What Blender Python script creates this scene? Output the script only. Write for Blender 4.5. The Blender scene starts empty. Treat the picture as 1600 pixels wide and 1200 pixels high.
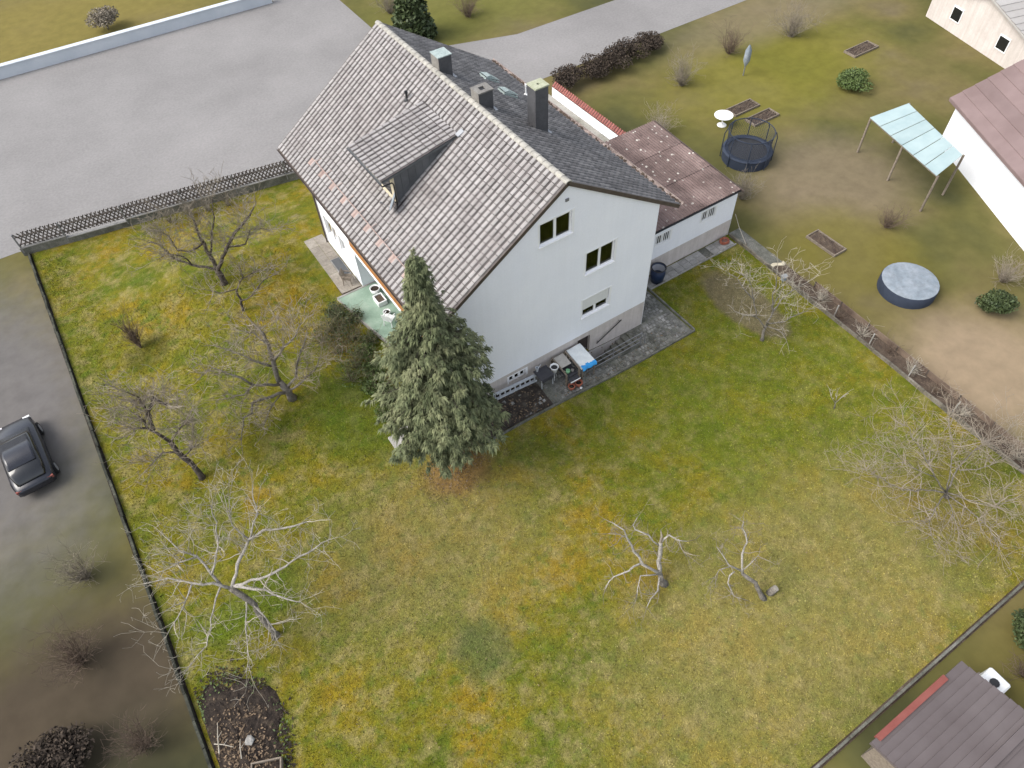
import bpy, bmesh, math, random
import numpy as np
from mathutils import Vector, Matrix
random.seed(11); rng = np.random.default_rng(5)
sc = bpy.context.scene
col = sc.collection

# ------------------------------------------------------------------ camera
cd = bpy.data.cameras.new('camera'); cam = bpy.data.objects.new('camera', cd); col.objects.link(cam)
cd.sensor_width = 36.0; cd.lens = 36.0 * 1124.67 / 1600.0; cd.clip_end = 1500
_f = Vector((0.31715, 0.52928, -0.78694)); _r = Vector((0.83395, -0.55077, -0.03434)); _u = Vector((0.45159, 0.64538, 0.61607))
M3 = Matrix((_r, _u, -_f)).transposed().to_4x4(); M3.translation = Vector((-18.797, -18.045, 27.674))
cam.matrix_world = M3; sc.camera = cam

# ------------------------------------------------------------------ light
SUN_DIR = Vector((-0.76, 0.22, 0.0)).normalized() * math.cos(math.radians(47)) + Vector((0, 0, math.sin(math.radians(47))))
w = bpy.data.worlds.new('World'); sc.world = w; w.use_nodes = True
nt = w.node_tree; bg = nt.nodes['Background']
sky = nt.nodes.new('ShaderNodeTexSky'); sky.sky_type = 'NISHITA'; sky.sun_disc = False
sky.sun_elevation = math.radians(47); sky.sun_rotation = math.atan2(SUN_DIR.x, SUN_DIR.y)
sky.dust_density = 3.0; sky.air_density = 1.0
hs = nt.nodes.new('ShaderNodeHueSaturation'); hs.inputs['Saturation'].default_value = 0.42
nt.links.new(sky.outputs[0], hs.inputs['Color']); nt.links.new(hs.outputs[0], bg.inputs[0]); bg.inputs[1].default_value = 0.15
sl = bpy.data.lights.new('sun', 'SUN'); sl.energy = 1.15; sl.angle = math.radians(34); sl.color = (1.0, 0.95, 0.88)
so = bpy.data.objects.new('sun', sl); col.objects.link(so)
so.rotation_euler = SUN_DIR.to_track_quat('Z', 'Y').to_euler()
vs = sc.view_settings; vs.view_transform = 'Standard'; vs.look = 'None'; vs.gamma = 1; vs.exposure = 1.08; vs.use_curve_mapping = False
sc.cycles.max_bounces = 5; sc.cycles.diffuse_bounces = 3; sc.cycles.glossy_bounces = 3; sc.cycles.transparent_max_bounces = 6

# ------------------------------------------------------------------ helpers
BASE = {}
def tag(o, label=None, cat=None, group=None, kind=None):
    if label: o['label'] = label
    if cat: o['category'] = cat
    if group: o['group'] = group
    if kind: o['kind'] = kind
    return o
def thing(name, base, label, cat, group=None):
    o = bpy.data.objects.new(name, None); col.objects.link(o); o.location = base
    o.empty_display_size = .2; BASE[o.name] = Vector(base)
    return tag(o, label, cat, group)
def link(name, me, parent=None):
    o = bpy.data.objects.new(name, me); col.objects.link(o)
    if parent is not None:
        o.parent = parent; BASE[o.name] = BASE.get(parent.name, Vector((0, 0, 0)))
    return o
class MB:
    def __init__(s): s.v = []; s.f = []; s.m = []
    def add(s, vs_, fs, m=0):
        b = len(s.v); s.v.extend([tuple(q) for q in vs_])
        for f in fs: s.f.append(tuple(b + i for i in f)); s.m.append(m)
        return s
    def quad(s, a, b, c, d, m=0): return s.add([a, b, c, d], [(0, 1, 2, 3)], m)
    def box(s, x0, x1, y0, y1, z0, z1, m=0):
        v = [(x, y, z) for z in (z0, z1) for y in (y0, y1) for x in (x0, x1)]
        return s.add(v, [(0, 2, 3, 1), (4, 5, 7, 6), (0, 1, 5, 4), (1, 3, 7, 5), (3, 2, 6, 7), (2, 0, 4, 6)], m)
    def obox(s, c, ex, ey, ez, m=0):   # oriented box, half-extent vectors
        c, ex, ey, ez = map(Vector, (c, ex, ey, ez))
        v = [c + ex * i + ey * j + ez * k for k in (-1, 1) for j in (-1, 1) for i in (-1, 1)]
        return s.add(v, [(0, 2, 3, 1), (4, 5, 7, 6), (0, 1, 5, 4), (1, 3, 7, 5), (3, 2, 6, 7), (2, 0, 4, 6)], m)
    def bar(s, a, b, wd, h, m=0, up=(0, 0, 1)):
        a, b = Vector(a), Vector(b); d = (b - a); L = d.length; d.normalize()
        u = Vector(up); sx = d.cross(u)
        if sx.length < 1e-4: sx = d.cross(Vector((1, 0, 0)))
        sx.normalize(); u = sx.cross(d)
        return s.obox((a + b) / 2, d * L / 2, sx * wd / 2, u * h / 2, m)
    def tube(s, pts, rad, n=6, m=0, cap=True):
        pts = [Vector(q) for q in pts]; k = len(pts)
        if not hasattr(rad, '__len__'): rad = [rad] * k
        b = len(s.v); prev = None
        for i in range(k):
            d = (pts[min(i + 1, k - 1)] - pts[max(i - 1, 0)])
            if d.length < 1e-6: d = Vector((0, 0, 1))
            d.normalize()
            if prev is None:
                e = Vector((0, 0, 1)) if abs(d.z) < .9 else Vector((1, 0, 0)); e = (e - d * e.dot(d)).normalized()
            else:
                e = prev - d * prev.dot(d)
                e = e.normalized() if e.length > 1e-4 else Vector((1, 0, 0))
            prev = e; g = d.cross(e)
            for j in range(n):
                a = 2 * math.pi * j / n
                q = pts[i] + (e * math.cos(a) + g * math.sin(a)) * rad[i]; s.v.append((q.x, q.y, q.z))
        for i in range(k - 1):
            for j in range(n):
                j2 = (j + 1) % n
                s.f.append((b + i * n + j, b + i * n + j2, b + (i + 1) * n + j2, b + (i + 1) * n + j)); s.m.append(m)
        if cap:
            s.f.append(tuple(b + j for j in reversed(range(n)))); s.m.append(m)
            s.f.append(tuple(b + (k - 1) * n + j for j in range(n))); s.m.append(m)
        return s
    def lathe(s, c, prof, n=16, m=0):
        b = len(s.v); c = Vector(c)
        for r, z in prof:
            for j in range(n):
                a = 2 * math.pi * j / n; s.v.append((c.x + r * math.cos(a), c.y + r * math.sin(a), c.z + z))
        for i in range(len(prof) - 1):
            for j in range(n):
                j2 = (j + 1) % n
                s.f.append((b + i * n + j, b + i * n + j2, b + (i + 1) * n + j2, b + (i + 1) * n + j)); s.m.append(m)
        return s
    def build(s, name, mats, parent=None, smooth=False, bevel=0):
        if not isinstance(mats, (list, tuple)): mats = [mats]
        base = BASE.get(parent.name, Vector((0, 0, 0))) if parent is not None else Vector((0, 0, 0))
        me = bpy.data.meshes.new(name)
        me.from_pydata([(q[0] - base.x, q[1] - base.y, q[2] - base.z) for q in s.v], [], s.f)
        for mt in mats: me.materials.append(mt)
        me.polygons.foreach_set('material_index', s.m)
        if smooth: me.polygons.foreach_set('use_smooth', [True] * len(s.f))
        me.update()
        if bevel:
            bm = bmesh.new(); bm.from_mesh(me)
            bmesh.ops.bevel(bm, geom=bm.edges[:], offset=bevel, segments=1, affect='EDGES', profile=.5, clamp_overlap=True)
            bm.to_mesh(me); bm.free()
        return link(name, me, parent)
def S(x, a, b):
    t = min(max((x - a) / (b - a), 0), 1); return t * t * (3 - 2 * t)
def H(x, y):
    return T(x, y) + (.03 * math.sin(x * .7 + 1) * math.sin(y * .6) if (x < -12 or y < -3) else 0)
def T(x, y):
    r = 0.75 * S(-x, 1, 9) * S(y, -4.5, 0) * S(x, -13.5, -11) * (1 - S(y, 16, 21))
    l = 0.8 * S(y, -1, 12) * (1 - S(y, 16, 21)) * S(x, -24, -17) * (1 - S(x, -11, -5))
    return max(r, l)

# ------------------------------------------------------------------ materials
def newmat(name):
    m = bpy.data.materials.new(name); m.use_nodes = True
    return m, m.node_tree, m.node_tree.nodes['Principled BSDF']
def N(nt, t, **kw):
    n = nt.nodes.new(t)
    for k, v in kw.items():
        if k in n.inputs: n.inputs[k].default_value = v
        else: setattr(n, k, v)
    return n
def pos(nt, obj=False):
    return N(nt, 'ShaderNodeTexCoord').outputs['Object'] if obj else N(nt, 'ShaderNodeNewGeometry').outputs['Position']
def noise(nt, co, scale, detail=4, rough=.55, dist=0.0):
    n = N(nt, 'ShaderNodeTexNoise'); n.inputs['Scale'].default_value = scale; n.inputs['Detail'].default_value = detail
    n.inputs['Roughness'].default_value = rough; n.inputs['Distortion'].default_value = dist
    nt.links.new(co, n.inputs['Vector']); return n.outputs['Fac']
def ramp(nt, fac, stops):
    r = N(nt, 'ShaderNodeValToRGB'); e = r.color_ramp.elements
    while len(e) < len(stops): e.new(.5)
    for el, (p_, c) in zip(e, stops):
        el.position = p_; el.color = (c[0], c[1], c[2], 1) if hasattr(c, '__len__') else (c, c, c, 1)
    nt.links.new(fac, r.inputs[0]); return r.outputs[0]
def mix(nt, fac, a, b, mode='MIX'):
    m = N(nt, 'ShaderNodeMix', data_type='RGBA', blend_type=mode)
    for sock, v in ((m.inputs['Factor'], fac), (m.inputs['A'], a), (m.inputs['B'], b)):
        pass
    fs = [i for i in m.inputs if i.name == 'Factor' and i.type == 'VALUE'][0]
    A = [i for i in m.inputs if i.name == 'A' and i.type == 'RGBA'][0]; B = [i for i in m.inputs if i.name == 'B' and i.type == 'RGBA'][0]
    for sock, v in ((fs, fac), (A, a), (B, b)):
        if isinstance(v, bpy.types.NodeSocket): nt.links.new(v, sock)
        elif hasattr(v, '__len__'): sock.default_value = (v[0], v[1], v[2], 1)
        else: sock.default_value = v if sock is fs else (v, v, v, 1)
    return [o for o in m.outputs if o.type == 'RGBA'][0]
def math_(nt, op, a, b=0.0, c=None):
    m = N(nt, 'ShaderNodeMath', operation=op)
    for i, v in enumerate((a, b, c)):
        if v is None: continue
        if isinstance(v, bpy.types.NodeSocket): nt.links.new(v, m.inputs[i])
        else: m.inputs[i].default_value = v
    return m.outputs[0]
def bump(nt, bs, h, strength=.4, dist=.02):
    b = N(nt, 'ShaderNodeBump'); b.inputs['Strength'].default_value = strength; b.inputs['Distance'].default_value = dist
    nt.links.new(h, b.inputs['Height']); nt.links.new(b.outputs[0], bs.inputs['Normal'])
def pm(name, stops, scale, detail=5, rough=.8, bmp=0, bscale=None, bdist=.01, spec=.3, metal=0, island=0, obj=False, fine=0, fscale=30):
    m, nt, bs = newmat(name); co = pos(nt, obj)
    c = ramp(nt, noise(nt, co, scale, detail, .6), stops)
    if fine: c = mix(nt, 1.0, c, ramp(nt, noise(nt, co, fscale, 3, .6), [(.3, 1 - fine), (.7, 1 + fine * .6)]), 'MULTIPLY')
    if island:
        g = N(nt, 'ShaderNodeNewGeometry').outputs['Random Per Island']
        oi = N(nt, 'ShaderNodeObjectInfo').outputs['Random']
        r = math_(nt, 'FRACT', math_(nt, 'ADD', g, math_(nt, 'MULTIPLY', oi, 7.31)))
        c = mix(nt, 1.0, c, ramp(nt, r, [(0, 1 - island), (.5, 1.0), (1, 1 + island * .6)]), 'MULTIPLY')
    nt.links.new(c, bs.inputs['Base Color']); bs.inputs['Roughness'].default_value = rough
    bs.inputs['Specular IOR Level'].default_value = spec; bs.inputs['Metallic'].default_value = metal
    if bmp: bump(nt, bs, noise(nt, co, bscale or scale * 3, 4), bmp, bdist)
    return m
def two(a, b): return [(.3, a), (.7, b)]

M = {}
M['render'] = pm('white_render', two((.82, .835, .88), (.87, .882, .915)), .5, rough=.9, bmp=.25, bscale=60, bdist=.004, fine=.03, fscale=12)
def streaks(m, amt):
    nt = m.node_tree; bs = nt.nodes['Principled BSDF']; src = bs.inputs['Base Color'].links[0].from_socket
    mp = N(nt, 'ShaderNodeMapping'); mp.inputs['Scale'].default_value = (5, 5, .35); nt.links.new(pos(nt), mp.inputs['Vector'])
    c = mix(nt, 1.0, src, ramp(nt, noise(nt, mp.outputs[0], 1.0, 6, .65), [(.35, (1 - amt, 1 - amt, 1 - amt * 1.15)), (.62, (1, 1, 1))]), 'MULTIPLY'); nt.links.new(c, bs.inputs['Base Color'])
streaks(M['render'], .022)
M['plinth'] = pm('plinth_render', two((.52, .47, .44), (.60, .55, .52)), 1.2, rough=.9, bmp=.3, bscale=50, bdist=.004, fine=.06, fscale=8)
streaks(M['plinth'], .14)
M['pvc'] = pm('white_frame', two((.80, .80, .80), (.84, .84, .84)), 2, rough=.35)
M['shutter'] = pm('roller_shutter', two((.66, .66, .64), (.70, .70, .68)), 2, rough=.5)
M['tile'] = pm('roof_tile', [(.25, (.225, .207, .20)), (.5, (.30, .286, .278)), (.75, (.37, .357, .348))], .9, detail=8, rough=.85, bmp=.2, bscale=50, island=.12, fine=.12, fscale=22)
M['tile_channel'] = pm('roof_tile_dark_channel', two((.065, .058, .056), (.135, .122, .118)), 5, rough=.95, island=.3)  # darker tile colour for troughs, tail faces and course joints
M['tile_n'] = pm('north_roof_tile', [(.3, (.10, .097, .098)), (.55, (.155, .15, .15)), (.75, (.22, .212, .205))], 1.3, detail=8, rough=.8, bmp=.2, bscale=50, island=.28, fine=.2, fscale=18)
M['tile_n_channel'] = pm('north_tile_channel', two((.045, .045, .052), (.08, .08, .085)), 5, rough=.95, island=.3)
M['tile_terracotta'] = pm('terracotta_tile', two((.30, .215, .185), (.35, .285, .26)), 4, rough=.85, island=.2)
M['ridge'] = pm('ridge_tile', [(.3, (.25, .24, .215)), (.6, (.38, .365, .325)), (.8, (.36, .345, .26))], 3, rough=.9, bmp=.3, bscale=40, island=.14, fine=.2, fscale=25)
M['slate'] = pm('grey_sheet_cladding', two((.075, .08, .085), (.12, .125, .13)), 1.5, rough=.55, island=.15, fine=.1)
M['chim'] = pm('chimney_cladding', two((.065, .066, .07), (.10, .10, .105)), 2, rough=.5, island=.1, fine=.12, fscale=10)
M['chim_light'] = pm('chimney_cladding_lit', two((.15, .14, .13), (.22, .21, .19)), 2, rough=.6, fine=.15, fscale=8)  # lighter copy of the cladding, carries the brightness of the sunlit face
M['copper'] = pm('verdigris_copper', two((.26, .32, .31), (.38, .44, .42)), 4, rough=.6, fine=.25, fscale=14)
M['lichen_cap'] = pm('lichen_cap', two((.28, .30, .20), (.42, .43, .32)), 6, rough=.9, fine=.2)
M['zinc'] = pm('zinc', two((.30, .31, .33), (.40, .41, .42)), 4, rough=.45, metal=.4)
M['brown_gutter'] = pm('brown_gutter', two((.06, .045, .04), (.10, .08, .065)), 3, rough=.5)
M['pink_gutter'] = pm('weathered_gutter', two((.20, .155, .14), (.33, .275, .25)), 4, rough=.8, fine=.45, fscale=9)
M['wood_orange'] = pm('varnished_wood', two((.30, .13, .04), (.42, .20, .075)), 6, rough=.6, island=.2, fine=.2)
M['cream'] = pm('cream_board', two((.52, .46, .33), (.60, .54, .40)), 3, rough=.8)
M['black'] = pm('black_metal', two((.02, .02, .022), (.035, .035, .037)), 5, rough=.45)
M['steel'] = pm('grey_steel', two((.17, .17, .18), (.25, .25, .26)), 6, rough=.5, metal=.3)
M['alu'] = pm('aluminium', two((.55, .58, .62), (.66, .69, .73)), 6, rough=.4, metal=.3)
M['concrete'] = pm('concrete', [(.3, (.19, .185, .17)), (.5, (.30, .29, .27)), (.75, (.38, .37, .35))], 1.1, detail=8, rough=.95, bmp=.3, bscale=30, fine=.2, fscale=14, island=.12)
M['concrete_dark'] = pm('mossy_concrete', [(.3, (.07, .07, .055)), (.5, (.13, .13, .11)), (.75, (.22, .21, .19))], 1.6, detail=8, rough=.95, bmp=.4, bscale=30, fine=.3, fscale=14, island=.2)
M['cobble'] = pm('cobble_stone', [(.3, (.07, .072, .052)), (.48, (.16, .158, .142)), (.72, (.36, .35, .33))], 1.2, detail=8, rough=.95, bmp=.4, bscale=25, fine=.3, fscale=20, island=.35)
M['fence_wood'] = pm('old_fence_wood', two((.075, .062, .054), (.165, .142, .125)), 3, rough=.95, island=.3, fine=.2)
M['soil'] = pm('dark_soil', [(.3, (.012, .009, .008)), (.55, (.035, .026, .02)), (.75, (.085, .065, .045))], 4, detail=9, rough=1, bmp=.8, bscale=14, bdist=.05, fine=.5, fscale=25)
M['soil_red'] = pm('brown_soil', [(.3, (.05, .035, .028)), (.6, (.10, .075, .055)), (.8, (.16, .13, .10))], 2.5, detail=9, rough=1, bmp=.8, bscale=14, bdist=.04, fine=.4, fscale=22)
M['litter'] = pm('leaf_litter', two((.08, .055, .035), (.22, .16, .105)), 6, rough=1, island=.5)
M['bark'] = pm('dark_bark', two((.035, .028, .024), (.12, .10, .085)), 7, detail=6, rough=1, bmp=.5, bscale=30)
M['bark_grey'] = pm('grey_bark', two((.11, .10, .085), (.27, .245, .21)), 6, detail=7, rough=1, bmp=.9, bscale=35, bdist=.03, fine=.45, fscale=26)
M['bark_pale'] = pm('pale_bark', two((.22, .205, .18), (.46, .43, .39)), 5, detail=7, rough=1, bmp=.9, bscale=35, bdist=.03, fine=.45, fscale=24)
M['twig'] = pm('twig_bark', two((.15, .125, .095), (.30, .265, .21)), 2, rough=1)
M['twig_pale'] = pm('pale_twig', two((.28, .25, .20), (.46, .42, .35)), 2, rough=1)
M['twig_red'] = pm('reddish_twig', two((.10, .07, .055), (.20, .15, .11)), 2, rough=1)
M['leaf'] = pm('shrub_leaf', two((.05, .085, .022), (.12, .16, .05)), 3, rough=.6, island=.4)
M['leaf_dark'] = pm('evergreen_leaf', two((.03, .048, .018), (.075, .098, .036)), 2, rough=.6, island=.4)
M['spruce'] = pm('conifer_foliage', [(.3, (.058, .076, .034)), (.5, (.12, .136, .066)), (.75, (.22, .225, .12))], 1.3, detail=6, rough=.75, island=.35)
M['white_plastic'] = pm('white_plastic', two((.72, .73, .73), (.80, .80, .79)), 5, rough=.4)
M['dark_table'] = pm('dark_tabletop', two((.035, .035, .042), (.055, .055, .06)), 5, rough=.5)
M['old_wood'] = pm('grey_wood', two((.14, .115, .09), (.25, .21, .165)), 8, rough=.9, island=.2, fine=.2)
M['glass_old'] = pm('dusty_pane', two((.33, .31, .28), (.42, .40, .36)), 5, rough=.3)
M['tarp_white'] = pm('pale_tarpaulin', two((.62, .66, .66), (.74, .77, .76)), 4, rough=.5, fine=.08)
M['tarp_blue'] = pm('blue_tarpaulin', two((.02, .22, .55), (.05, .33, .68)), 4, rough=.5)
M['terracotta'] = pm('terracotta', two((.26, .075, .045), (.36, .13, .08)), 9, rough=.8)
M['green_pot'] = pm('green_glaze', two((.18, .42, .22), (.26, .50, .30)), 9, rough=.4)
M['green_carpet'] = pm('green_terrace_carpet', [(.3, (.17, .25, .19)), (.5, (.24, .33, .26)), (.75, (.33, .40, .33))], 1.0, detail=8, rough=.95, fine=.1, fscale=20)
M['barrel'] = pm('dark_blue_plastic', two((.012, .02, .05), (.02, .035, .075)), 4, rough=.4)
M['barrel_in'] = pm('grey_liner', two((.40, .40, .42), (.55, .55, .57)), 4, rough=.5)
M['door'] = pm('dark_door', two((.05, .04, .038), (.075, .06, .055)), 5, rough=.6)
M['floor_in'] = pm('parquet', two((.20, .12, .05), (.28, .17, .08)), 4, rough=.5)
M['asphalt'] = pm('asphalt', bmp=.2, bscale=60, stops=[(.3, (.185, .178, .174)), (.5, (.22, .212, .207)), (.7, (.25, .24, .235))], scale=.12, detail=6, rough=.95, fine=.12, fscale=6)
M['drive'] = pm('driveway_concrete', [(.3, (.16, .155, .12)), (.5, (.29, .28, .25)), (.75, (.36, .35, .32))], .5, detail=8, rough=.95, fine=.15, fscale=10)
M['coping'] = pm('red_coping_tile', two((.21, .065, .055), (.31, .12, .10)), 3, rough=.7, island=.25)
M['pale_wall'] = pm('pale_wall', two((.46, .50, .54), (.56, .59, .62)), .5, rough=.9)
M['n_roof'] = pm('neighbour_roof', two((.16, .115, .11), (.21, .155, .15)), .6, rough=.85, island=.12)
M['n_roof_dark'] = pm('shed_roof', two((.085, .07, .07), (.115, .098, .098)), .6, rough=.85, island=.1)
M['n_roof_pale'] = pm('pale_roof', two((.33, .315, .30), (.40, .385, .37)), .6, rough=.85, island=.06)
M['poly'] = pm('polycarbonate', two((.28, .37, .38), (.36, .45, .45)), .8, rough=.35, island=.05)
M['red_ridge'] = pm('red_ridge', two((.19, .055, .045), (.24, .08, .065)), 2, rough=.8, island=.1)
M['car_paint'] = pm('dark_car_paint', two((.012, .013, .02), (.016, .018, .026)), 2, rough=.25, spec=.6)
M['car_glass'] = pm('car_glass', two((.01, .011, .013), (.014, .015, .017)), 2, rough=.08, spec=.7)
M['rubber'] = pm('rubber', two((.015, .015, .015), (.025, .025, .025)), 8, rough=.9)
M['blue_cover'] = pm('grey_blue_cover', two((.17, .205, .235), (.27, .30, .33)), 1.5, rough=.7, fine=.2, fscale=4)
M['navy'] = pm('navy_canvas', two((.02, .028, .045), (.035, .045, .07)), 1, rough=.8)

def glass_mat():
    m, nt, bs = newmat('window_glass'); out = nt.nodes['Material Output']; nt.nodes.remove(bs)
    tr = N(nt, 'ShaderNodeBsdfTransparent'); tr.inputs[0].default_value = (.8, .8, .74, 1)
    gl = N(nt, 'ShaderNodeBsdfGlossy'); gl.inputs['Roughness'].default_value = .02
    fr = N(nt, 'ShaderNodeFresnel'); fr.inputs['IOR'].default_value = 1.6
    mx = N(nt, 'ShaderNodeMixShader'); nt.links.new(fr.outputs[0], mx.inputs[0]); nt.links.new(tr.outputs[0], mx.inputs[1]); nt.links.new(gl.outputs[0], mx.inputs[2])
    nt.links.new(mx.outputs[0], out.inputs[0]); return m
M['glass'] = glass_mat()

_mc = {}
def mask(nt, co, x, y, rx, ry, soft=.35, wob=.5):
    """soft elliptical patch on the ground with a wobbly edge, 0..1"""
    if nt.name + str(nt.as_pointer()) not in _mc:
        sx = N(nt, 'ShaderNodeSeparateXYZ'); nt.links.new(co, sx.inputs[0]); _mc[nt.name + str(nt.as_pointer())] = (sx, math_(nt, 'SUBTRACT', noise(nt, co, 1.3, 5), .5))
    sx, nz = _mc[nt.name + str(nt.as_pointer())]
    dx = math_(nt, 'DIVIDE', math_(nt, 'SUBTRACT', sx.outputs[0], x), rx); dy = math_(nt, 'DIVIDE', math_(nt, 'SUBTRACT', sx.outputs[1], y), ry)
    d = math_(nt, 'SQRT', math_(nt, 'ADD', math_(nt, 'MULTIPLY', dx, dx), math_(nt, 'MULTIPLY', dy, dy)))
    d = math_(nt, 'ADD', d, math_(nt, 'MULTIPLY', nz, wob))
    mr = N(nt, 'ShaderNodeMapRange', interpolation_type='SMOOTHSTEP'); nt.links.new(d, mr.inputs['Value'])
    mr.inputs['From Min'].default_value = 1 + soft; mr.inputs['From Max'].default_value = 1 - soft
    return mr.outputs[0]
def lawn_mat():
    m, nt, bs = newmat('mossy_lawn'); co = pos(nt)
    c = ramp(nt, noise(nt, co, .30, 6, .62, .3), [(.34, (.078, .105, .013)), (.45, (.122, .130, .016)), (.54, (.158, .142, .016)), (.66, (.205, .148, .016))])
    straw = ramp(nt, noise(nt, co, 1.1, 8, .7, .2), [(.47, 0.0), (.64, .8)])
    c = mix(nt, straw, c, (.235, .205, .10))
    green = ramp(nt, noise(nt, co, 1.5, 7, .66), [(.51, 0.0), (.66, .8)])
    c = mix(nt, green, c, (.080, .118, .016))
    # patches that belong to the ground itself
    c = mix(nt, math_(nt, 'MULTIPLY', mask(nt, co, 1.8, -6.0, 7.5, 6.5, .5), .5), c, (.10, .132, .015))
    c = mix(nt, math_(nt, 'MULTIPLY', mask(nt, co, -4, -15, 9, 4.5, .5, .8), .5), c, (.235, .205, .10))
    c = mix(nt, math_(nt, 'MULTIPLY', mask(nt, co, -15, -4.5, 5, 4.0, .6, .8), .45), c, (.22, .19, .095))
    c = mix(nt, math_(nt, 'MULTIPLY', mask(nt, co, -12.4, -2.1, 1.5, 1.3), .75), c, (.18, .105, .05))
    c = mix(nt, math_(nt, 'MULTIPLY', mask(nt, co, -15.5, -9.5, 1.1, 1.15, .35, 1.1), .6), c, (.08, .10, .045))
    c = mix(nt, math_(nt, 'MULTIPLY', mask(nt, co, -22.0, 12.9, 1.1, 1.1), .6), c, (.055, .06, .012))
    c = mix(nt, math_(nt, 'MULTIPLY', mask(nt, co, -14.9, 3.2, 2.0, 3.0, .4), .7), c, (.06, .10, .012))
    c = mix(nt, math_(nt, 'MULTIPLY', mask(nt, co, 5.3, -2.0, 1.3, 2.9, .15, .35), .9), c, (.15, .13, .09))
    c = mix(nt, math_(nt, 'MULTIPLY', mask(nt, co, -22.5, -2.9, 2.2, 1.0, .4), .6), c, (.07, .12, .012))
    c = mix(nt, 1.0, c, ramp(nt, noise(nt, co, 2.6, 5, .65), [(.32, .80), (.68, 1.18)]), 'MULTIPLY')
    c = mix(nt, 1.0, c, (1.58, 1.52, 1.25), 'MULTIPLY')
    fine = mix(nt, .5, ramp(nt, noise(nt, co, 9, 4, .7), [(.3, .66), (.7, 1.28)]), ramp(nt, noise(nt, co, 20, 5, .8), [(.32, .35), (.68, 1.7)]))
    c = mix(nt, 1.0, c, fine, 'MULTIPLY')
    g = N(nt, 'ShaderNodeNewGeometry').outputs['Random Per Island']
    c = mix(nt, ramp(nt, g, [(0, 0.0), (.6, 0.0), (.64, .0), (.92, .55), (1, .75)]), c, (.26, .23, .125))
    c = mix(nt, 1.0, c, ramp(nt, math_(nt, 'FRACT', math_(nt, 'MULTIPLY', g, 17.3)), [(0, .60), (.5, 1.0), (1, 1.5)]), 'MULTIPLY')
    nt.links.new(c, bs.inputs['Base Color']); bs.inputs['Roughness'].default_value = .95; bs.inputs['Specular IOR Level'].default_value = .1
    bump(nt, bs, math_(nt, 'ADD', noise(nt, co, 7, 4), noise(nt, co, 28, 3)), .9, .05); return m
M['lawn'] = lawn_mat()
def outer_mat():
    m, nt, bs = newmat('neighbour_gardens'); co = pos(nt)
    c = ramp(nt, noise(nt, co, .11, 3, .5), [(.32, (.06, .062, .026)), (.45, (.098, .092, .03)), (.56, (.135, .112, .045)), (.70, (.13, .104, .068))])
    for x, y, rx, ry, k, cc in ((11.5, -11.8, 4.2, 3.6, .95, (.25, .19, .125)), (17, 2.5, 5, 4.5, .8, (.17, .135, .09)), (13, -2.5, 3.5, 4, .7, (.13, .115, .02)),
                                (24, 14, 9, 5, .7, (.15, .14, .02)), (-29, 2.5, 3.5, 2.5, .8, (.07, .068, .025)), (-29.5, -3, 6, 4.0, .9, (.055, .042, .032)),
                                (-28.5, -9.5, 5, 4.5, .9, (.034, .035, .02)), (-30, 13.5, 5.5, 9.5, .95, (.125, .118, .115)), (1.5, -21.0, 5, 1.6, .7, (.12, .10, .03)),
                                (-25, 55, 25, 7.5, .85, (.17, .14, .04)), (12, 37, 9, 6, .8, (.12, .12, .03)), (30, 20, 10, 3.0, .6, (.17, .14, .09))):
        c = mix(nt, math_(nt, 'MULTIPLY', mask(nt, co, x, y, rx, ry, .5, .35), k), c, cc)
    c = mix(nt, 1.0, c, ramp(nt, noise(nt, co, 1.2, 4, .6), [(.3, .88), (.7, 1.1)]), 'MULTIPLY')
    nt.links.new(c, bs.inputs['Base Color']); bs.inputs['Roughness'].default_value = 1; bs.inputs['Specular IOR Level'].default_value = .1
    return m
M['outer'] = outer_mat()
def garage_mat():
    m, nt, bs = newmat('fibre_cement_sheet'); co = pos(nt)
    c = ramp(nt, noise(nt, co, .8, 8, .65), [(.28, (.085, .058, .052)), (.5, (.15, .105, .095)), (.72, (.215, .16, .145))])
    v = N(nt, 'ShaderNodeTexVoronoi'); v.inputs['Scale'].default_value = 2.6; nt.links.new(co, v.inputs['Vector'])
    spot = ramp(nt, math_(nt, 'ADD', v.outputs['Distance'], math_(nt, 'MULTIPLY', noise(nt, co, 9, 3), .16)), [(.22, .95), (.29, 0.0)])
    sel = ramp(nt, noise(nt, co, 1.1, 2), [(.36, 0.0), (.46, 1.0)])
    c = mix(nt, math_(nt, 'MULTIPLY', spot, sel), c, (.52, .49, .44))
    dark = ramp(nt, noise(nt, co, 5, 6, .7), [(.55, 0.0), (.7, .7)]); c = mix(nt, dark, c, (.05, .036, .032))
    g = N(nt, 'ShaderNodeNewGeometry').outputs['Random Per Island']; oi = N(nt, 'ShaderNodeObjectInfo').outputs['Random']
    c = mix(nt, 1.0, c, ramp(nt, math_(nt, 'FRACT', math_(nt, 'ADD', g, oi)), [(0, .86), (1, 1.12)]), 'MULTIPLY')
    nt.links.new(c, bs.inputs['Base Color']); bs.inputs['Roughness'].default_value = .95; return m
M['fibre'] = garage_mat()
M['concrete_worn'] = pm('worn_concrete', [(.3, (.075, .066, .048)), (.5, (.14, .125, .098)), (.75, (.23, .21, .175))], 1.6, detail=8, rough=.95, bmp=.4, bscale=30, fine=.3, fscale=14, island=.2)
M['kerb_black'] = pm('mossy_black_kerb', [(.3, (.02, .022, .016)), (.55, (.05, .052, .04)), (.8, (.13, .13, .10))], 1.8, detail=8, rough=.95, bmp=.5, bscale=25, fine=.4, fscale=12, island=.3)
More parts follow.
